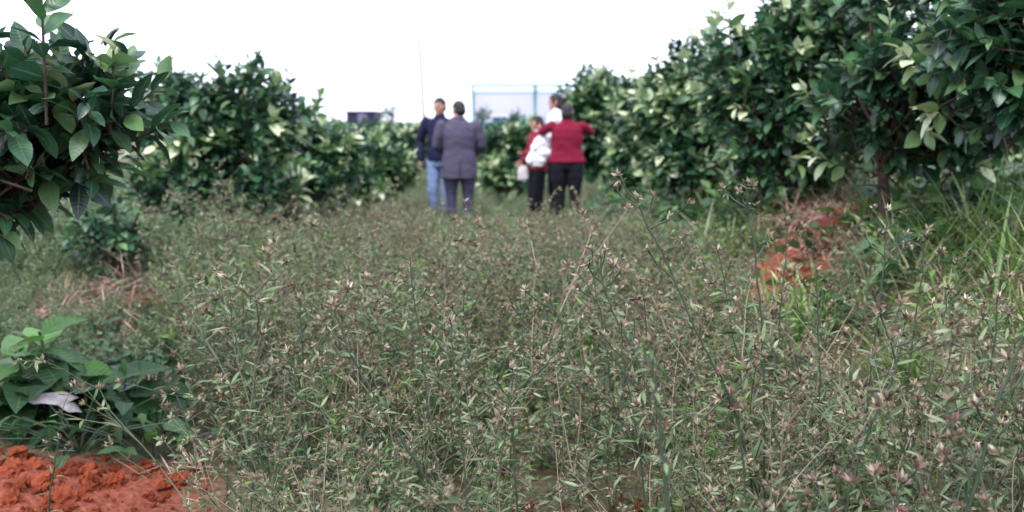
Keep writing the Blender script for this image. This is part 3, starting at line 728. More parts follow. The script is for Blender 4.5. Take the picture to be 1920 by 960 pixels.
def stalk(label, path, Y, heads, r=.0022, cap=2, hs=.02, leafy=1, wl=.04):
    """one tall weed: path of pixels from the tip down to where it leaves the herbs, then to the ground"""
    pts = [px(u, v, Y) for u, v in path]
    b = pts[-1]; d = b - pts[-2]; zg = H(b[0], b[1])
    if b[2] > zg + .02:
        e = b + d / max(.05, abs(d[2])) * (b[2] - zg) * .6; pts.append(np.array([e[0], e[1] + .02, H(e[0], e[1]) - .01]))
    else: pts[-1] = np.array([b[0], b[1], zg - .01])
    pts = pts[::-1]; root = pts[0]
    t = empty('weed_stalk', root, label, 'weed', 'tall single weed stalks')
    P = [p - root for p in pts]
    # smooth path
    Q = []
    for i in range(len(P) - 1):
        for s_ in np.linspace(0, 1, 6, endpoint=False): Q.append(P[i] * (1 - s_) + P[i + 1] * s_)
    Q.append(P[-1]); Q = np.array(Q)
    K = np.array([.25, .5, .25])
    for _ in range(5): Q[1:-1] = .25 * Q[:-2] + .5 * Q[1:-1] + .25 * Q[2:]
    Q[1:-1] += rng.normal(size=(len(Q) - 2, 3)) * .0015
    r = r * 1.45; hs = hs * 1.35
    g = Geo(); g.tube(Q, np.linspace(r, r * .55, len(Q)), 6, .05)
    lg = Geo(); tipd = Q[-1] - Q[-3]; tipd /= np.linalg.norm(tipd)
    def flower(p_, d_, sz, wh):
        q_ = Geo(); head(q_, np.zeros(3), d_, sz, cap, wh)
        o_ = q_.build('seed_head', WM, t); o_.location = p_
    flower(Q[-1], tipd, hs, .5)
    for (u, v) in heads:
        h_ = px(u, v, Y + rng.uniform(-.06, .06)) - root
        dd = np.linalg.norm(Q - h_, axis=1) + 10 * (Q[:, 2] > h_[2] - .035); i = int(np.argmin(dd)); i = max(0, i - 1)
        m_ = Q[i] * .5 + h_ * .5 + np.array([(h_ - Q[i])[0] * .10, 0, -.003])
        g.tube([Q[i], Q[i] * .75 + m_ * .25, m_, h_], [r * .6, r * .55, r * .5, r * .4], 5, .1)
        flower(h_, (h_ - m_) / np.linalg.norm(h_ - m_) * .6 + (0, 0, .5), hs * rng.uniform(.75, 1.1), .3)
        n = 4; lg.leaves(np.tile(m_ * .4 + h_ * .6, (n, 1)), unit(n) + (0, 0, .2), np.tile([0, 0, 1.], (n, 1)), wl * .7, .0035, rng.uniform(.1, .8, n), 0, 4, .2, .2)
    for i in range(2, len(Q), 3):
        n = rng.integers(1, 4) * leafy
        if n: lg.leaves(np.tile(Q[i], (n, 1)), unit(n) * (1, 1, .4) + (0, 0, .35), np.tile([0, 0, 1.], (n, 1)), wl * rng.uniform(.6, 1.1, n), .0042, rng.uniform(.1, .8, n), 0, 4, .25, .2)
    g.build('stem', M['stem'], t); lg.build('foliage', M['wleaf'], t)
    return t

stalk('tallest weed stalk, leaning from upper left to lower right across the herbs', [(1195, 372), (1215, 430), (1250, 485), (1290, 590), (1335, 680), (1375, 760)], 2.75,
      [(1225, 368), (1292, 382), (1160, 330), (1150, 350), (1285, 440), (1215, 470), (1255, 405)], .0032, 2, .017)
stalk('upright weed stalk with brown heads in front of the dark tree skirt', [(1400, 345), (1405, 400), (1415, 470), (1425, 560), (1430, 650)], 2.9,
      [(1355, 352), (1420, 385), (1385, 360), (1410, 347), (1440, 440)], .0026, 2, .017)
stalk('thin weed stalk in front of the bare trunk and red bank', [(1665, 395), (1660, 450), (1655, 540), (1640, 640)], 3.1,
      [(1640, 390), (1695, 400), (1740, 430), (1700, 440), (1620, 440)], .0024, 2, .016)
stalk('weed stalk with two dark heads, bending down to the right at left centre', [(625, 572), (640, 620), (665, 680), (710, 760), (770, 850), (840, 955)], 2.7,
      [(652, 545), (605, 600), (640, 590)], .003, 2, .02)
stalk('blurred pale upright spike closest to the camera, right of centre', [(1222, 640), (1228, 720), (1238, 800), (1248, 900), (1250, 970)], 1.75,
      [(1205, 640)], .0035, 2, .012)
stalk('dark thick stem leaning right at the bottom right edge', [(1930, 610), (1895, 690), (1862, 780), (1840, 870), (1815, 965)], 2.0,
      [(1830, 760), (1925, 690)], .0034, 4, .016)
stalk('forked weed stem with red brown heads at lower right', [(1640, 555), (1665, 630), (1685, 690), (1640, 780), (1605, 870), (1590, 940)], 2.35,
      [(1745, 640), (1700, 600), (1800, 600), (1650, 580), (1690, 570)], .0026, 2, .02)
stalk('bushy topped weed stalk at the middle of the field', [(1125, 480), (1130, 530), (1150, 590), (1190, 660), (1215, 730)], 2.8,
      [(1085, 515), (1100, 495), (1150, 500), (1165, 505), (1080, 540), (1135, 470), (1190, 600)], .0026, 2, .018)
stalk('slender weed stalk whose side stem arches left at centre', [(1030, 560), (1060, 620), (1040, 670), (980, 720), (930, 800)], 2.8,
      [(985, 545), (1075, 570), (1090, 600)], .0022, 2, .016)
stalk('thin upright weed stalk left of centre with a brown tip', [(770, 500), (775, 560), (790, 640), (800, 740)], 3.0,
      [(755, 520), (800, 540), (840, 600)], .0022, 2, .015)
stalk('dead brown twig bending over at lower left', [(330, 735), (350, 790), (385, 850), (420, 900), (470, 960)], 2.8,
      [(380, 745), (315, 760), (410, 740)], .0026, 2, .013, 0)
stalk('thin weed stem standing in the red earth at lower left', [(110, 820), (100, 880), (90, 950)], 3.1,
      [(130, 835), (85, 830)], .0022, 2, .013)
stalk('pink headed weed stem at the bottom right', [(1690, 905), (1680, 950), (1670, 990)], 1.9, [(1640, 890), (1720, 880), (1600, 905)], .0025, 4, .02)
stalk('pink headed weed stem nearer the right edge than the other', [(1800, 820), (1812, 880), (1815, 960)], 2.0, [(1830, 845), (1770, 850), (1790, 790)], .0025, 4, .018)
stalk('short weed stem with two reddish buds at the middle right', [(1372, 740), (1385, 800), (1395, 880)], 2.2, [(1385, 765), (1350, 700)], .0022, 4, .016)
stalk('weed stem with a white tipped head beside the bottom edge', [(960, 690), (958, 760), (965, 850)], 2.5, [(930, 710), (1000, 700), (985, 660)], .0022, 2, .016)

for (lab, u, v, Y, ln, lean_, hd) in [
    ('weed stalk with a star shaped brown head, just left of the tallest stalk', 1110, 470, 3.3, 200, 30, [(-25, 25), (22, 18), (-10, 60)]),
    ('weed stalk with three brown heads below the white topped shrub line at right', 1475, 415, 3.4, 220, -15, [(-30, 30), (28, 12), (35, 70)]),
    ('weed stalk between the red bank and the tall grass', 1735, 440, 3.2, 200, -25, [(-30, 22), (30, 30)]),
    ('upright weed stalk with small heads below the red bank', 1530, 505, 3.0, 210, 8, [(-24, 25), (26, 35), (-35, 75)]),
    ('crooked weed stalk right of the forked stem', 1780, 545, 2.6, 230, -55, [(-32, 26), (30, 20), (20, 70)]),
    ('weed stalk with a dark head straight below the man in the suit', 870, 545, 3.2, 190, 18, [(-26, 28), (25, 15)]),
    ('weed stalk with a dark head below the shorter woman', 985, 545, 3.1, 220, -22, [(-28, 18), (24, 30), (30, 70)]),
    ('lone weed stalk in the soft green part left of the man in jeans', 560, 560, 3.4, 190, 14, [(-24, 26), (25, 22)]),
    ('weed stalk leaning left above the large leaved plant', 455, 545, 3.5, 180, -20, [(-22, 20), (24, 26)]),
    ('weed stalk with paired heads at the middle of the bottom edge', 845, 605, 2.4, 260, 25, [(-35, 20), (32, 26), (-25, 80)]),
    ('weed stalk with a drooping head left of the blurred pale spike', 1165, 610, 2.5, 240, 35, [(-30, 24), (34, 34)]),
    ('short weed stalk with pale tips below the dead brown twig', 540, 660, 2.5, 220, 40, [(-30, 22), (28, 30)]),
    ('weed stalk standing clear of the low weeds at the middle right edge', 1870, 560, 2.7, 240, -30, [(-30, 30), (26, 24), (-36, 80)]),
    ('weed stalk crossing behind the upright stalk before the tree skirt', 1345, 470, 3.2, 210, 40, [(-28, 24), (26, 20), (30, 66)]),
]:
    stalk(lab, [(u, v), (u + lean_ * .2 + rng.normal() * 5, v + ln * .3), (u + lean_ * .6, v + ln * .65), (u + lean_, v + ln)], Y, [(u + a_, v + b_) for a_, b_ in hd], .0021, 2, .017)

# ---------------------------------------------------------------- people
def loft(bm_parts, secs, n=18):
    """secs: (x, y, z, rx, ry) horizontal ellipses"""
    v = []
    th = np.linspace(0, 2 * PI, n, endpoint=False)
    for (x, y, z, rx, ry) in secs:
        v.append(np.stack([x + rx * np.cos(th), y + ry * np.sin(th), np.full(n, z)], 1))
    V = np.concatenate(v); F = []
    for k in range(len(secs) - 1):
        for i in range(n):
            F.append((k * n + i, k * n + (i + 1) % n, (k + 1) * n + (i + 1) % n, (k + 1) * n + i))
    F.append(tuple(range(n - 1, -1, -1))); F.append(tuple((len(secs) - 1) * n + i for i in range(n)))
    bm_parts.append((V, F))
def limb(parts, pts, rad, n=12):
    """tapered limb with rounded joints"""
    pts = [np.array(p, float) for p in pts]
    Q, Rr = [pts[0]], [rad[0]]
    for i in range(len(pts) - 1):
        for s_ in (.25, .5, .75, 1):
            Q.append(pts[i] * (1 - s_) + pts[i + 1] * s_); Rr.append(rad[i] * (1 - s_) + rad[i + 1] * s_)
    d0 = Q[0] - Q[1]; d0 /= np.linalg.norm(d0); d1 = Q[-1] - Q[-2]; d1 /= np.linalg.norm(d1)
    Q = [Q[0] + d0 * Rr[0] * .6] + Q + [Q[-1] + d1 * Rr[-1] * .6]; Rr = [Rr[0] * .6] + Rr + [Rr[-1] * .6]
    g = Geo(); g.tube(Q, Rr, n)
    V = np.concatenate(g.v); F = [tuple(f) for ff in g.f for f in ff]
    parts.append((V, F))
def ball(parts, c, r, n=14):
    r = np.broadcast_to(r, (3,)); c = np.array(c, float)
    secs = [(c[0], c[1], c[2] + r[2] * math.sin(a_), r[0] * math.cos(a_), r[1] * math.cos(a_)) for a_ in np.linspace(-1.45, 1.45, 10)]
    loft(parts, secs, n)
def fuse(parts, name, mats, parent, voxel=.008, smooth=4, wrinkle=0, wf=9, matfn=None):
    V, F, o = [], [], 0
    for v, f in parts:
        V.append(v); F += [tuple(int(i) + o for i in q) for q in f]; o += len(v)
    me = bpy.data.meshes.new('tmp'); me.from_pydata(np.concatenate(V).tolist(), [], F); me.update()
    bm = bmesh.new(); bm.from_mesh(me); bmesh.ops.recalc_face_normals(bm, faces=bm.faces); bm.to_mesh(me); bm.free()
    ob = bpy.data.objects.new('tmp', me); C.objects.link(ob)
    md = ob.modifiers.new('r', 'REMESH'); md.mode = 'VOXEL'; md.voxel_size = voxel
    ms = ob.modifiers.new('s', 'SMOOTH'); ms.factor = .5; ms.iterations = smooth
    dg = bpy.context.evaluated_depsgraph_get(); dg.update()
    m2 = bpy.data.meshes.new_from_object(ob.evaluated_get(dg)); m2.name = name
    bpy.data.objects.remove(ob); bpy.data.meshes.remove(me)
    if wrinkle:
        so_ = Vector(rng.uniform(0, 20, 3))
        nor = [v.normal.copy() for v in m2.vertices]
        for v, nn in zip(m2.vertices, nor):
            c = v.co; k = noise.noise(Vector((c.x * wf, c.y * wf, c.z * wf * 1.6)) + so_) + .5 * noise.noise(c * wf * 2.3 + so_)
            v.co = c + nn * wrinkle * k
    for p in m2.polygons: p.use_smooth = True
    for m in (mats if isinstance(mats, (list, tuple)) else [mats]): m2.materials.append(m)
    ob = bpy.data.objects.new(name, m2); C.objects.link(ob); ob.parent = parent
    return ob

SKIN = noisemat('skin', [(.3, (.36, .18, .12)), (.7, (.50, .28, .20))], 12, .55, 3, 0, .4)
HAIR = noisemat('black_hair', [(.3, (.008, .007, .007)), (.7, (.022, .018, .017))], 60, .5, 4, .3)
DARK = fabric('dark_detail', (.02, .016, .015), .2)
LIPS = noisemat('lips', [(.3, (.30, .10, .09)), (.7, (.38, .14, .12))], 20, .5)

def lerp(a_, b_, t): return np.array(a_) * (1 - t) + np.array(b_) * t
def hand(parts, wrist, d, palm_n, side, s=1.0, curl=.5):
    """palm, four unequal bent fingers and a thumb leaving the side of the palm"""
    d = np.array(d, float); d /= np.linalg.norm(d); n = np.array(palm_n, float); n -= d * n.dot(d); n /= np.linalg.norm(n)
    a_ = np.cross(d, n) * side
    w_ = np.array(wrist, float)
    for k in range(5):
        o = (k - 2) * .016 * s
        limb(parts, [w_ + a_ * o * .6, w_ + d * .085 * s + a_ * o], [.013 * s, .012 * s], 8)
    for k, ln in enumerate((.068, .078, .074, .06)):
        b_ = w_ + d * .09 * s + a_ * ((k - 1.5) * .021 * s)
        m_ = b_ + (d * (1 - .3 * curl) + n * .5 * curl) * ln * .5 * s
        limb(parts, [b_, m_, m_ + (d * (1 - curl) + n * curl) * ln * .45 * s], [.0095 * s, .009 * s, .0075 * s], 8)
    b_ = w_ + d * .03 * s - a_ * .03 * s
    m_ = b_ + (d * .6 - a_ * .6 + n * .3) * .04 * s
    limb(parts, [b_, m_, m_ + (d * .85 - a_ * .2 + n * .35) * .035 * s], [.013 * s, .011 * s, .009 * s], 8)

def person(label, u, v_foot, Y, Ht, rz, top, legs, shoe, arms, female=False, hair='short', head_turn=0, jacket='plain', sleeve=1.0, build=1.0, foot_z=None, lean=(0, 0), stance=((-.09, 0), (.09, .05)), trim=None, group='people talking on the orchard path', skin=SKIN, head_tilt=0):
    """local frame: faces +Y, stands on z=0; arms = two lists of (elbow, wrist, hand dir, palm normal) relative to the body"""
    p = at(u, v_foot, Y); z = H(p.x, p.y) if foot_z is None else foot_z
    t = empty('person', (p.x, p.y, z), label, 'person', group, rz)
    k = Ht / 1.72; b = build
    sw = (.175 if female else .195) * b; hw = (.175 if female else .165) * b
    lx, ly = lean
    def sh(zz): f = max(0, zz - .9) / .6; return lx * f, ly * f
    def tor(zz, rx, ry, yo=0): x_, y_ = sh(zz); return (x_ * k, (y_ + yo) * k, zz * k, rx * k, ry * k)
    shx, shy = sh(1.42)
    hipz = .92
    J = {}
    for i, s_ in ((0, -1), (1, 1)):
        J['hip', i] = np.array([s_ * .095 * b, 0, .90]) * k
        fx, fy = stance[i]
        J['ank', i] = np.array([fx, fy, .085]) * k
        J['knee', i] = lerp(J['hip', i], J['ank', i], .52) + np.array([0, .025, 0]) * k
        J['sho', i] = np.array([shx + s_ * sw, shy, 1.415]) * k
        e, w_, hd, pn = arms[i]
        J['elb', i] = np.array(e) * k + np.array([shx, shy, 0]) * k; J['wri', i] = np.array(w_) * k + np.array([shx, shy, 0]) * k
    hx, hy = sh(1.6)
    hc = np.array([hx, hy + .015, 1.605]) * k
    # ---- body: one continuous surface
    B = []
    loft(B, [tor(.84, hw * .8, .105), tor(.92, hw, .12), tor(1.08, hw * .83, .105), tor(1.26, hw * .96, .115), tor(1.38, sw * .9, .10), tor(1.44, sw * .55, .075), tor(1.475, .062, .06), tor(1.53, .054, .056, .008), tor(1.58, .05, .055, .01)])
    for i in (0, 1):
        limb(B, [J['hip', i], J['knee', i], J['ank', i]], [.085 * k * b, .056 * k, .038 * k])
        limb(B, [J['ank', i] - (0, .03 * k, .03 * k), J['ank', i] + (0, .13 * k, -.05 * k)], [.035 * k, .026 * k])
        limb(B, [J['sho', i], J['elb', i], J['wri', i]], [.055 * k, .042 * k, .028 * k])
        e, w_, hd, pn = arms[i]
        hand(B, J['wri', i], hd, pn, 1 if i else -1, k * 1.0)
    HD = []
    ball(HD, (0, 0, .015), (.077, .095, .105)); ball(HD, (0, .018, -.05), (.058, .068, .068))
    limb(HD, [(0, .09, .012), (0, .108, -.018)], [.010, .015], 8); ball(HD, (0, .10, -.02), (.017, .014, .01))
    limb(HD, [(-.045, .082, .03), (.045, .082, .03)], [.011, .011], 8)
    limb(HD, [(-.02, .084, -.062), (.02, .084, -.062)], [.010, .010], 8); ball(HD, (0, .075, -.098), (.022, .018, .018))
    for s_ in (-1, 1):
        limb(HD, [(s_ * .078, -.008, .02), (s_ * .083, -.014, 0), (s_ * .076, -.004, -.028)], [.014, .012, .009], 8)
        ball(HD, (s_ * .045, .062, -.02), (.024, .022, .022))
    rot = Matrix.Rotation(head_turn, 3, 'Z') @ Matrix.Rotation(head_tilt, 3, 'X')
    Rm = np.array(rot)
    def place(parts): return [((v * k) @ Rm.T + hc, f) for v, f in parts]
    B += place(HD)
    fuse(B, 'body', skin, t, .0058, 3)
    for s_ in (-1, 1):
        E = []; ball(E, (s_ * .031, .086, .008), (.013, .008, .007)); fuse(place(E), 'eye', DARK, t, .003, 1)
        E = []; limb(E, [(s_ * .018, .094, .031), (s_ * .048, .084, .034)], [.005, .004], 6); fuse(place(E), 'eyebrow', HAIR, t, .003, 1)
    E = []; limb(E, [(-.024, .088, -.060), (0, .097, -.063), (.024, .088, -.060)], [.005, .007, .005], 6); fuse(place(E), 'mouth', LIPS, t, .003, 1)
    # ---- hair
    h_ = []
    ball(h_, (0, -.004, .030), (.086, .106, .100))
    if hair == 'short':
        ball(h_, (0, -.045, -.012), (.076, .066, .075))
        cut = lambda c: c[1] > .066 - .25 * max(0, c[2] - .05) and c[2] < .072
    else:
        ball(h_, (0, -.05, -.03), (.084, .068, .095))
        if hair in ('long', 'tied'): limb(h_, [(0, -.07, -.02), (0, -.085, -.10), (0, -.08, -.19)], [.06, .06, .045], 10)
        if hair == 'bun': ball(h_, (0, -.12, .035), (.045, .04, .045))
        if hair == 'bob': ball(h_, (0, -.02, -.05), (.088, .075, .075))
    hp = fuse(place(h_), 'hair', HAIR, t, .006, 2, .004, 40)
    # open the hair over the face
    inv = np.linalg.inv(Rm)
    bm = bmesh.new(); bm.from_mesh(hp.data); kill = []
    for v in bm.verts:
        c = inv @ ((np.array(v.co) - hc) / k)
        if (c[1] > .05 and c[2] < (.054 if hair == 'short' else .044) and abs(c[0]) < .09) or (hair == 'short' and c[1] > .0 and c[2] < .025): kill.append(v)
    bmesh.ops.delete(bm, geom=kill, context='VERTS'); bm.to_mesh(hp.data); bm.free()
    # ---- trousers
    T = []
    loft(T, [tor(.80, hw * .85, .12), tor(.86, hw * 1.06, .135), tor(.93, hw * 1.08, .14), tor(1.03, hw * .95, .125), tor(1.07, hw * .93, .12)])
    lw = 1.12 if female else 1.0
    for i in (0, 1):
        a_ = J['ank', i] + (0, -.005, .0)
        limb(T, [J['hip', i] + (0, 0, -.02), lerp(J['hip', i], J['knee', i], .5), J['knee', i], lerp(J['knee', i], a_, .5), a_], [.105 * k * b, .09 * k * b * lw, .076 * k * lw, .07 * k, .068 * k], 16)
    fuse(T, 'trousers', legs, t, .009, 4, .007, 9)
    # ---- shoes
    for i in (0, 1):
        Sx = []; a_ = J['ank', i]
        loft(Sx, [(a_[0], a_[1] + .055 * k, 0.0, .048 * k, .135 * k), (a_[0], a_[1] + .055 * k, .03 * k, .047 * k, .133 * k), (a_[0], a_[1] + .04 * k, .055 * k, .043 * k, .105 * k), (a_[0], a_[1] + .0, .085 * k, .04 * k, .06 * k), (a_[0], a_[1], .10 * k, .038 * k, .05 * k)])
        fuse(Sx, 'shoe', shoe, t, .007, 2)
    # ---- upper garment
    U = []
    if jacket == 'suit':
        loft(U, [tor(.70, hw * 1.24, .165), tor(.80, hw * 1.22, .165), tor(.93, hw * 1.16, .155), tor(1.08, hw * 1.06, .14), tor(1.26, hw * 1.16, .148), tor(1.37, sw * 1.03, .13), tor(1.43, sw * .78, .105), tor(1.475, .095, .085), tor(1.51, .074, .076)], 24); rs = (.082, .066, .056); al = .03
    elif jacket == 'fitted':
        loft(U, [tor(.90, hw * 1.25, .16), tor(.98, hw * 1.13, .145), tor(1.09, hw * .98, .125), tor(1.26, hw * 1.08, .14), tor(1.37, sw * 1.05, .125), tor(1.43, sw * .78, .10), tor(1.475, .085, .08), tor(1.50, .070, .072)], 24); rs = (.076, .06, .05); al = .02
    else:
        loft(U, [tor(.88, hw * 1.14, .15), tor(.95, hw * 1.14, .15), tor(1.08, hw * 1.04, .138), tor(1.26, hw * 1.10, .14), tor(1.37, sw * 1.02, .125), tor(1.43, sw * .76, .10), tor(1.475, .08, .078), tor(1.50, .068, .07)], 24); rs = (.076, .062, .05); al = .02
    for i in (0, 1):
        wr = lerp(J['elb', i], J['wri', i], sleeve if sleeve <= 1 else 1)
        if sleeve > .05: limb(U, [J['sho', i] * (.93, 1, 1), lerp(J['sho', i], J['elb', i], .5), J['elb', i], lerp(J['elb', i], wr, .6), wr], [rs[0] * k, rs[0] * .95 * k, rs[1] * k, rs[1] * .92 * k, rs[2] * k], 16)
    g_ = fuse(U, 'jacket' if jacket != 'plain' else 'sweater', top, t, .009, 4, .010, 7)
    if jacket == 'suit':
        V_ = []; loft(V_, [tor(.705, .006, .012, -.155), tor(.80, .006, .012, -.163), tor(.95, .004, .008, -.152)], 8)
        o = fuse(V_, 'vent', DARK, g_, .004, 1)
        Cc = []; loft(Cc, [tor(1.475, .088, .088), tor(1.50, .078, .082), tor(1.525, .068, .072)], 20); fuse(Cc, 'collar', top, g_, .007, 2)
        for i in (0, 1):
            Cf = []; limb(Cf, [lerp(J['elb', i], J['wri', i], .97), lerp(J['elb', i], J['wri', i], 1.03)], [.045 * k, .043 * k], 14); fuse(Cf, 'cuff', trim or top, g_, .006, 1)
    if jacket == 'plain':
        Cc = []; loft(Cc, [tor(1.475, .072, .074), tor(1.50, .068, .07), tor(1.52, .062, .066)], 20); fuse(Cc, 'collar', trim or top, g_, .006, 2)
        for i in (0, 1):
            Cf = []; limb(Cf, [lerp(J['elb', i], J['wri', i], .88), lerp(J['elb', i], J['wri', i], .99)], [.046 * k, .042 * k], 14); fuse(Cf, 'cuff', top, g_, .006, 1)
    if jacket == 'fitted':
        Cc = []; loft(Cc, [tor(1.45, .10, .09), tor(1.49, .085, .082), tor(1.52, .072, .074)], 20); fuse(Cc, 'collar', top, g_, .007, 2)
    return t, J, k

NAVY = fabric('navy_knit', (.012, .013, .040), .3, 90)
JEAN = fabric('pale_denim', (.20, .27, .46), .25, 40)
GREYS = fabric('grey_suit_wool', (.070, .060, .098), .22, 120)
GREYT = fabric('grey_suit_trousers', (.055, .048, .088), .22, 120)
RED = fabric('crimson_wool', (.17, .008, .028), .25, 80)
BLACK = fabric('black_cloth', (.009, .009, .014), .3, 60)
BLSH = fabric('black_leather', (.015, .013, .013), .2, 30, .4)
WHITE = fabric('white_cloth', (.72, .72, .76), .08, 40)
WSHOE = fabric('pale_shoe', (.6, .58, .58), .1, 40)
REDT = fabric('bright_red_cloth', (.22, .015, .035), .2, 60)

dn = (0, .12, -1)
person('man in a navy sweater and pale jeans, facing the camera and smiling', 827, 428, 13.9, 1.76, R(168), NAVY, JEAN, BLSH,
       [((-.27, -.02, 1.13), (-.24, .10, .90), (.05, .25, -1), (1, .2, 0)), ((.30, -.03, 1.14), (.26, .06, .89), (.0, .2, -1), (-1, .2, 0))], head_turn=R(-14), build=1.0, foot_z=0.0, trim=NAVY)
person('man in a grey purple suit jacket seen from behind, head bent left', 862, 436, 13.2, 1.70, R(6), GREYS, GREYT, BLSH,
       [((-.30, .02, 1.15), (-.17, .22, 1.02), (.4, .8, -.2), (1, -.3, 0)), ((.30, .02, 1.15), (.19, .22, 1.00), (-.3, .8, -.3), (-1, -.3, 0))], jacket='suit', head_turn=R(30), trim=WHITE, build=1.2, foot_z=0.0, stance=((-.10, .02), (.12, -.02)), head_tilt=R(-8))
tC = person('woman in a crimson jacket and black trousers seen from behind, arms raised sideways', 1062, 412, 13.2, 1.60, R(-4), RED, BLACK, WSHOE,
       [((-.36, .16, 1.33), (-.36, .36, 1.38), (-.3, .8, .3), (0, -.2, -1)), ((.33, .17, 1.32), (.26, .33, 1.37), (.5, .5, .35), (0, .3, -1))], True, 'bob', jacket='fitted', sleeve=.8, build=1.22, stance=((-.09, .03), (.12, .0)))
person('person in white whose dark haired head shows above the woman in red, looking left', 1043, 420, 14.2, 1.73, R(70), WHITE, BLACK, BLSH,
       [((-.25, .02, 1.13), (-.2, .18, .98), dn, (1, 0, 0)), ((.25, .02, 1.13), (.22, .15, .95), dn, (-1, 0, 0))], False, 'bun', head_turn=R(10))
person('shorter woman in red sleeves, black vest and black trousers, behind the white coat', 1008, 414, 13.8, 1.50, R(110), REDT, BLACK, BLSH,
       [((-.28, .06, 1.12), (-.05, .24, 1.14), (.8, .4, 0), (0, -.3, 1)), ((.27, .04, 1.13), (.24, .16, 1.02), (.3, .6, -.5), (-1, .2, 0))], True, 'bob', trim=WHITE)
# white coat carried in front of her and the bag that hangs below it
p = at(1011, 303, 13.35)
t = empty('white_coat', (p.x, p.y, p.z), 'white coat draped over the arm of the shorter woman, beside the red jacket', 'coat')
parts = []
loft(parts, [(-.02, 0, -.06, .08, .03), (-.02, 0, 0, .12, .05), (.01, .01, .12, .15, .06), (.02, .03, .22, .12, .06), (.03, .05, .31, .08, .05), (.03, .06, .36, .04, .03)], 20)
limb(parts, [(-.02, 0, .25), (-.10, -.01, .10), (-.13, -.01, 0)], [.05, .045, .04], 10)
fuse(parts, 'cloth', WHITE, t, .008, 3, .022, 8)
p = at(980, 335, 13.4)
t = empty('handbag', (p.x, p.y, p.z), 'small pale handbag hanging at the left of the white coat', 'bag')
parts = []; loft(parts, [(0, 0, -.02, .06, .03), (0, 0, .0, .075, .04), (0, 0, .10, .07, .04), (0, 0, .16, .055, .025), (0, 0, .17, .03, .02)], 18)
fuse(parts, 'bag', fabric('pale_bag', (.5, .45, .46), .1, 30), t, .006, 2, .004, 12)
g = Geo(); g.tube([(-.05, 0, .15), (-.04, .02, .30), (0, .06, .42), (.04, .02, .30), (.05, 0, .15)], .007, 6); g.build('strap', BLSH, t)

# ---------------------------------------------------------------- far things
SHED = noisemat('dark_shed_sheet', [(.35, (.014, .014, .034)), (.65, (.03, .028, .06))], 3, .6)
SHED2 = noisemat('violet_grey_door', [(.35, (.11, .10, .17)), (.65, (.16, .15, .23))], 3, .6)
a_ = at(650, 240, 60); b_ = at(702, 208, 60)
t = empty('shed', (a_.x, 60, 0), 'dark blue flat roofed shed far beyond the left row', 'shed')
Wd = b_.x - a_.x; Hh = b_.z
g = Geo()
g.box((0, 0, -.05), (Wd, 3.5, Hh - .08))
for k in range(int(Wd / .22)): g.box((k * .22 + .04, -.04, 0), (k * .22 + .14, -.002, Hh - .1))
g.build('wall', SHED, t, False)
g = Geo(); g.box((-.06, -.1, Hh - .078), (Wd + .06, 3.6, Hh)); g.build('roof', SHED, t, False)
g = Geo(); q = at(680, 230, 60).x - a_.x; g.box((q - .28, -.07, 0), (q + .28, -.043, Hh - .16))
for k in range(4): g.box((q - .24, -.085, .3 + k * .45), (q + .24, -.0705, .36 + k * .45))
g.build('door', SHED2, t, False)

TEAL = noisemat('teal_paint', [(.3, (.14, .38, .40)), (.7, (.20, .47, .47))], 5, .5)
WIRE = noisemat('pale_wire', [(.3, (.30, .30, .40)), (.7, (.38, .38, .48))], 5, .6)
Y = 70; a_ = at(887, 240, Y); b_ = at(1003, 240, Y); zt = at(900, 159, Y).z; sp = b_.x - a_.x
t = empty('mesh_fence', (a_.x, Y, 0), 'tall teal framed wire mesh fence standing far behind the people', 'fence')
for k in range(4):
    g = Geo(); g.tube([(k * sp, 0, -.1), (k * sp, 0, zt)], .10, 8); g.build('post', TEAL, t)
wd = 3 * sp
g = Geo()
for zz, r in ((zt, .10), (zt - .5, .05), (1.62, .07)): g.tube([(-.03, 0, zz), (wd + .03, 0, zz)], r, 6)
for k in range(40): g.tube([(k * wd / 40, 0, zt - .5), (k * wd / 40, 0, zt)], .06, 4, cap=False)
g.build('rail', TEAL, t)
g = Geo(); g.box((.05, .03, .05), (wd, .06, 1.60)); g.build('kickboard', TEAL, t, False)
g = Geo()
nv = int(wd / .22)
for k in range(nv): g.box((k * .22, -.008, 1.65), (k * .22 + .03, .008, zt - .53))
for k in range(int((zt - 2.2) / .22)): g.box((0, .0085, 1.68 + k * .22), (wd, .02, 1.71 + k * .22))
g.build('wire_mesh', WIRE, t, False)
NET, nt_, pn_, on_ = newmat('pale_netting')
pn_.inputs['Base Color'].default_value = (.54, .54, .66, 1); pn_.inputs['Roughness'].default_value = .9
tr_ = nt_.nodes.new('ShaderNodeBsdfTransparent'); mx_ = nt_.nodes.new('ShaderNodeMixShader'); mx_.inputs[0].default_value = .82
nt_.links.new(tr_.outputs[0], mx_.inputs[1]); nt_.links.new(pn_.outputs[0], mx_.inputs[2]); nt_.links.new(mx_.outputs[0], on_.inputs['Surface'])
g = Geo(); g.add([(0, .06, 1.62), (wd, .06, 1.62), (wd, .06, zt - .5), (0, .06, zt - .5)], [(0, 1, 2, 3)])
g.build('netting', NET, t, False)

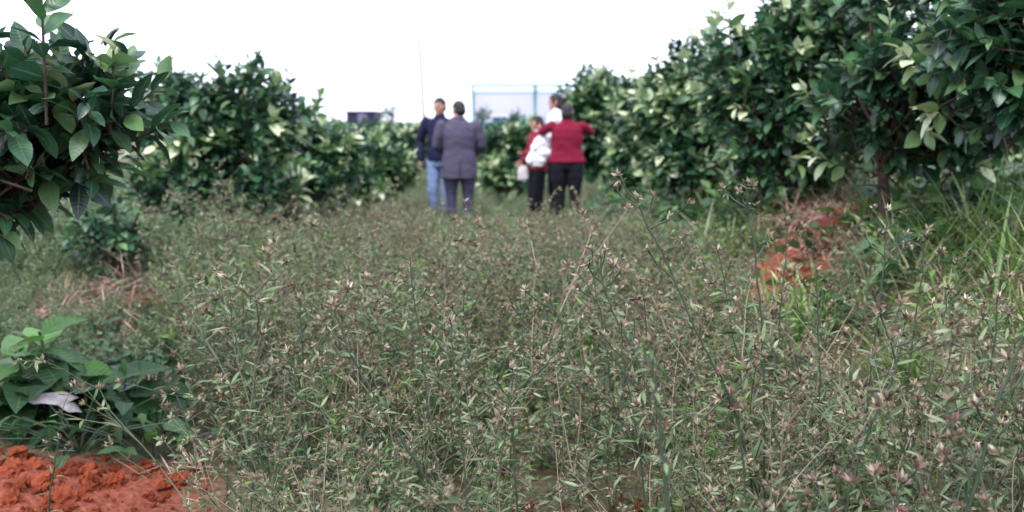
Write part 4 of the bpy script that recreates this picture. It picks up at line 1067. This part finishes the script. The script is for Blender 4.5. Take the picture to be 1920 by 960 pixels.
BLUE = noisemat('blue_sheet', [(.3, (.09, .16, .36)), (.7, (.13, .22, .45))], 3, .6)
WALLW = noisemat('pale_wall', [(.3, (.55, .55, .58)), (.7, (.68, .68, .7))], 2, .8)
p0 = at(924, 240, 66); p1 = at(950, 240, 66)
t = empty('hut', (p0.x, 66, 0), 'small blue walled hut standing before the mesh fence', 'hut')
ww = p1.x - p0.x; g = Geo(); g.box((0, 0, -.05), (ww, 3, 2.0)); g.build('wall', BLUE, t, False)
g = Geo(); g.box((-.15, -.2, 2.003), (ww + .15, 3.2, 2.15)); g.build('roof', WALLW, t, False)
g = Geo(); g.box((.25, -.03, 0), (.6, -.003, 1.6)); g.build('door', WALLW, t, False)

def far_tree(label, u, v_top, v_bot, Y, half, tone=.5):
    p = at(u, 250, Y); zt, zb = at(u, v_top, Y).z, at(u, v_bot, Y).z; k = Y / FPX
    t = empty('broadleaf_tree', (p.x, Y, 0), label, 'tree', 'far trees on the horizon')
    g = Geo(); g.tube([(0, 0, -.1), (.05, 0, zb * .6), (0, 0, (zb + zt) / 2)], [.12, .10, .05], 8)
    for q in range(6):
        o = unit(1)[0]; o[2] = abs(o[2]); g.tube([(0, 0, zb * .8), (o[0] * half * k * .8, o[1] * half * k * .8, zb + (zt - zb) * (.3 + .6 * o[2]))], [.06, .02], 5)
    g.build('trunk', M['bark'], t)
    cg = Geo(); crown_leaves(cg, [((0, 0, (zb + zt) / 2 + .1), (half * k, half * k, (zt - zb) / 2)), ((-half * k * .4, 0, zb + (zt - zb) * .35), (half * k * .6, half * k * .6, (zt - zb) * .3))], 60, .17, .05, per=6, inner=.2)
    cg.build('crown', M['citrus'], t)
far_tree('lone thin tree on the horizon between the dark shed and the pole', 736, 190, 230, 75, 20)
far_tree('sparse tree before the mesh fence near its left post', 905, 206, 236, 67, 16)
far_tree('sparse tree before the mesh fence near its middle post', 968, 208, 236, 67, 16)

POLE = noisemat('pale_concrete', [(.3, (.27, .26, .31)), (.7, (.34, .33, .38))], 6, .8)
p = at(797, 236, 42); q = at(784, 57, 42)
t = empty('utility_pole', (p.x + .03, 42, 0), 'thin pale pole leaning slightly left against the white sky', 'pole')
g = Geo(); dx = (q.x - p.x); g.tube([(0, 0, -.1), (dx * .35, 0, q.z * .35), (dx, 0, q.z)], [.085, .07, .05], 10); g.build('shaft', POLE, t)
g = Geo(); g.tube([(dx, 0, q.z), (dx, 0, q.z + .06)], [.054, .03], 8); g.build('cap', POLE, t)
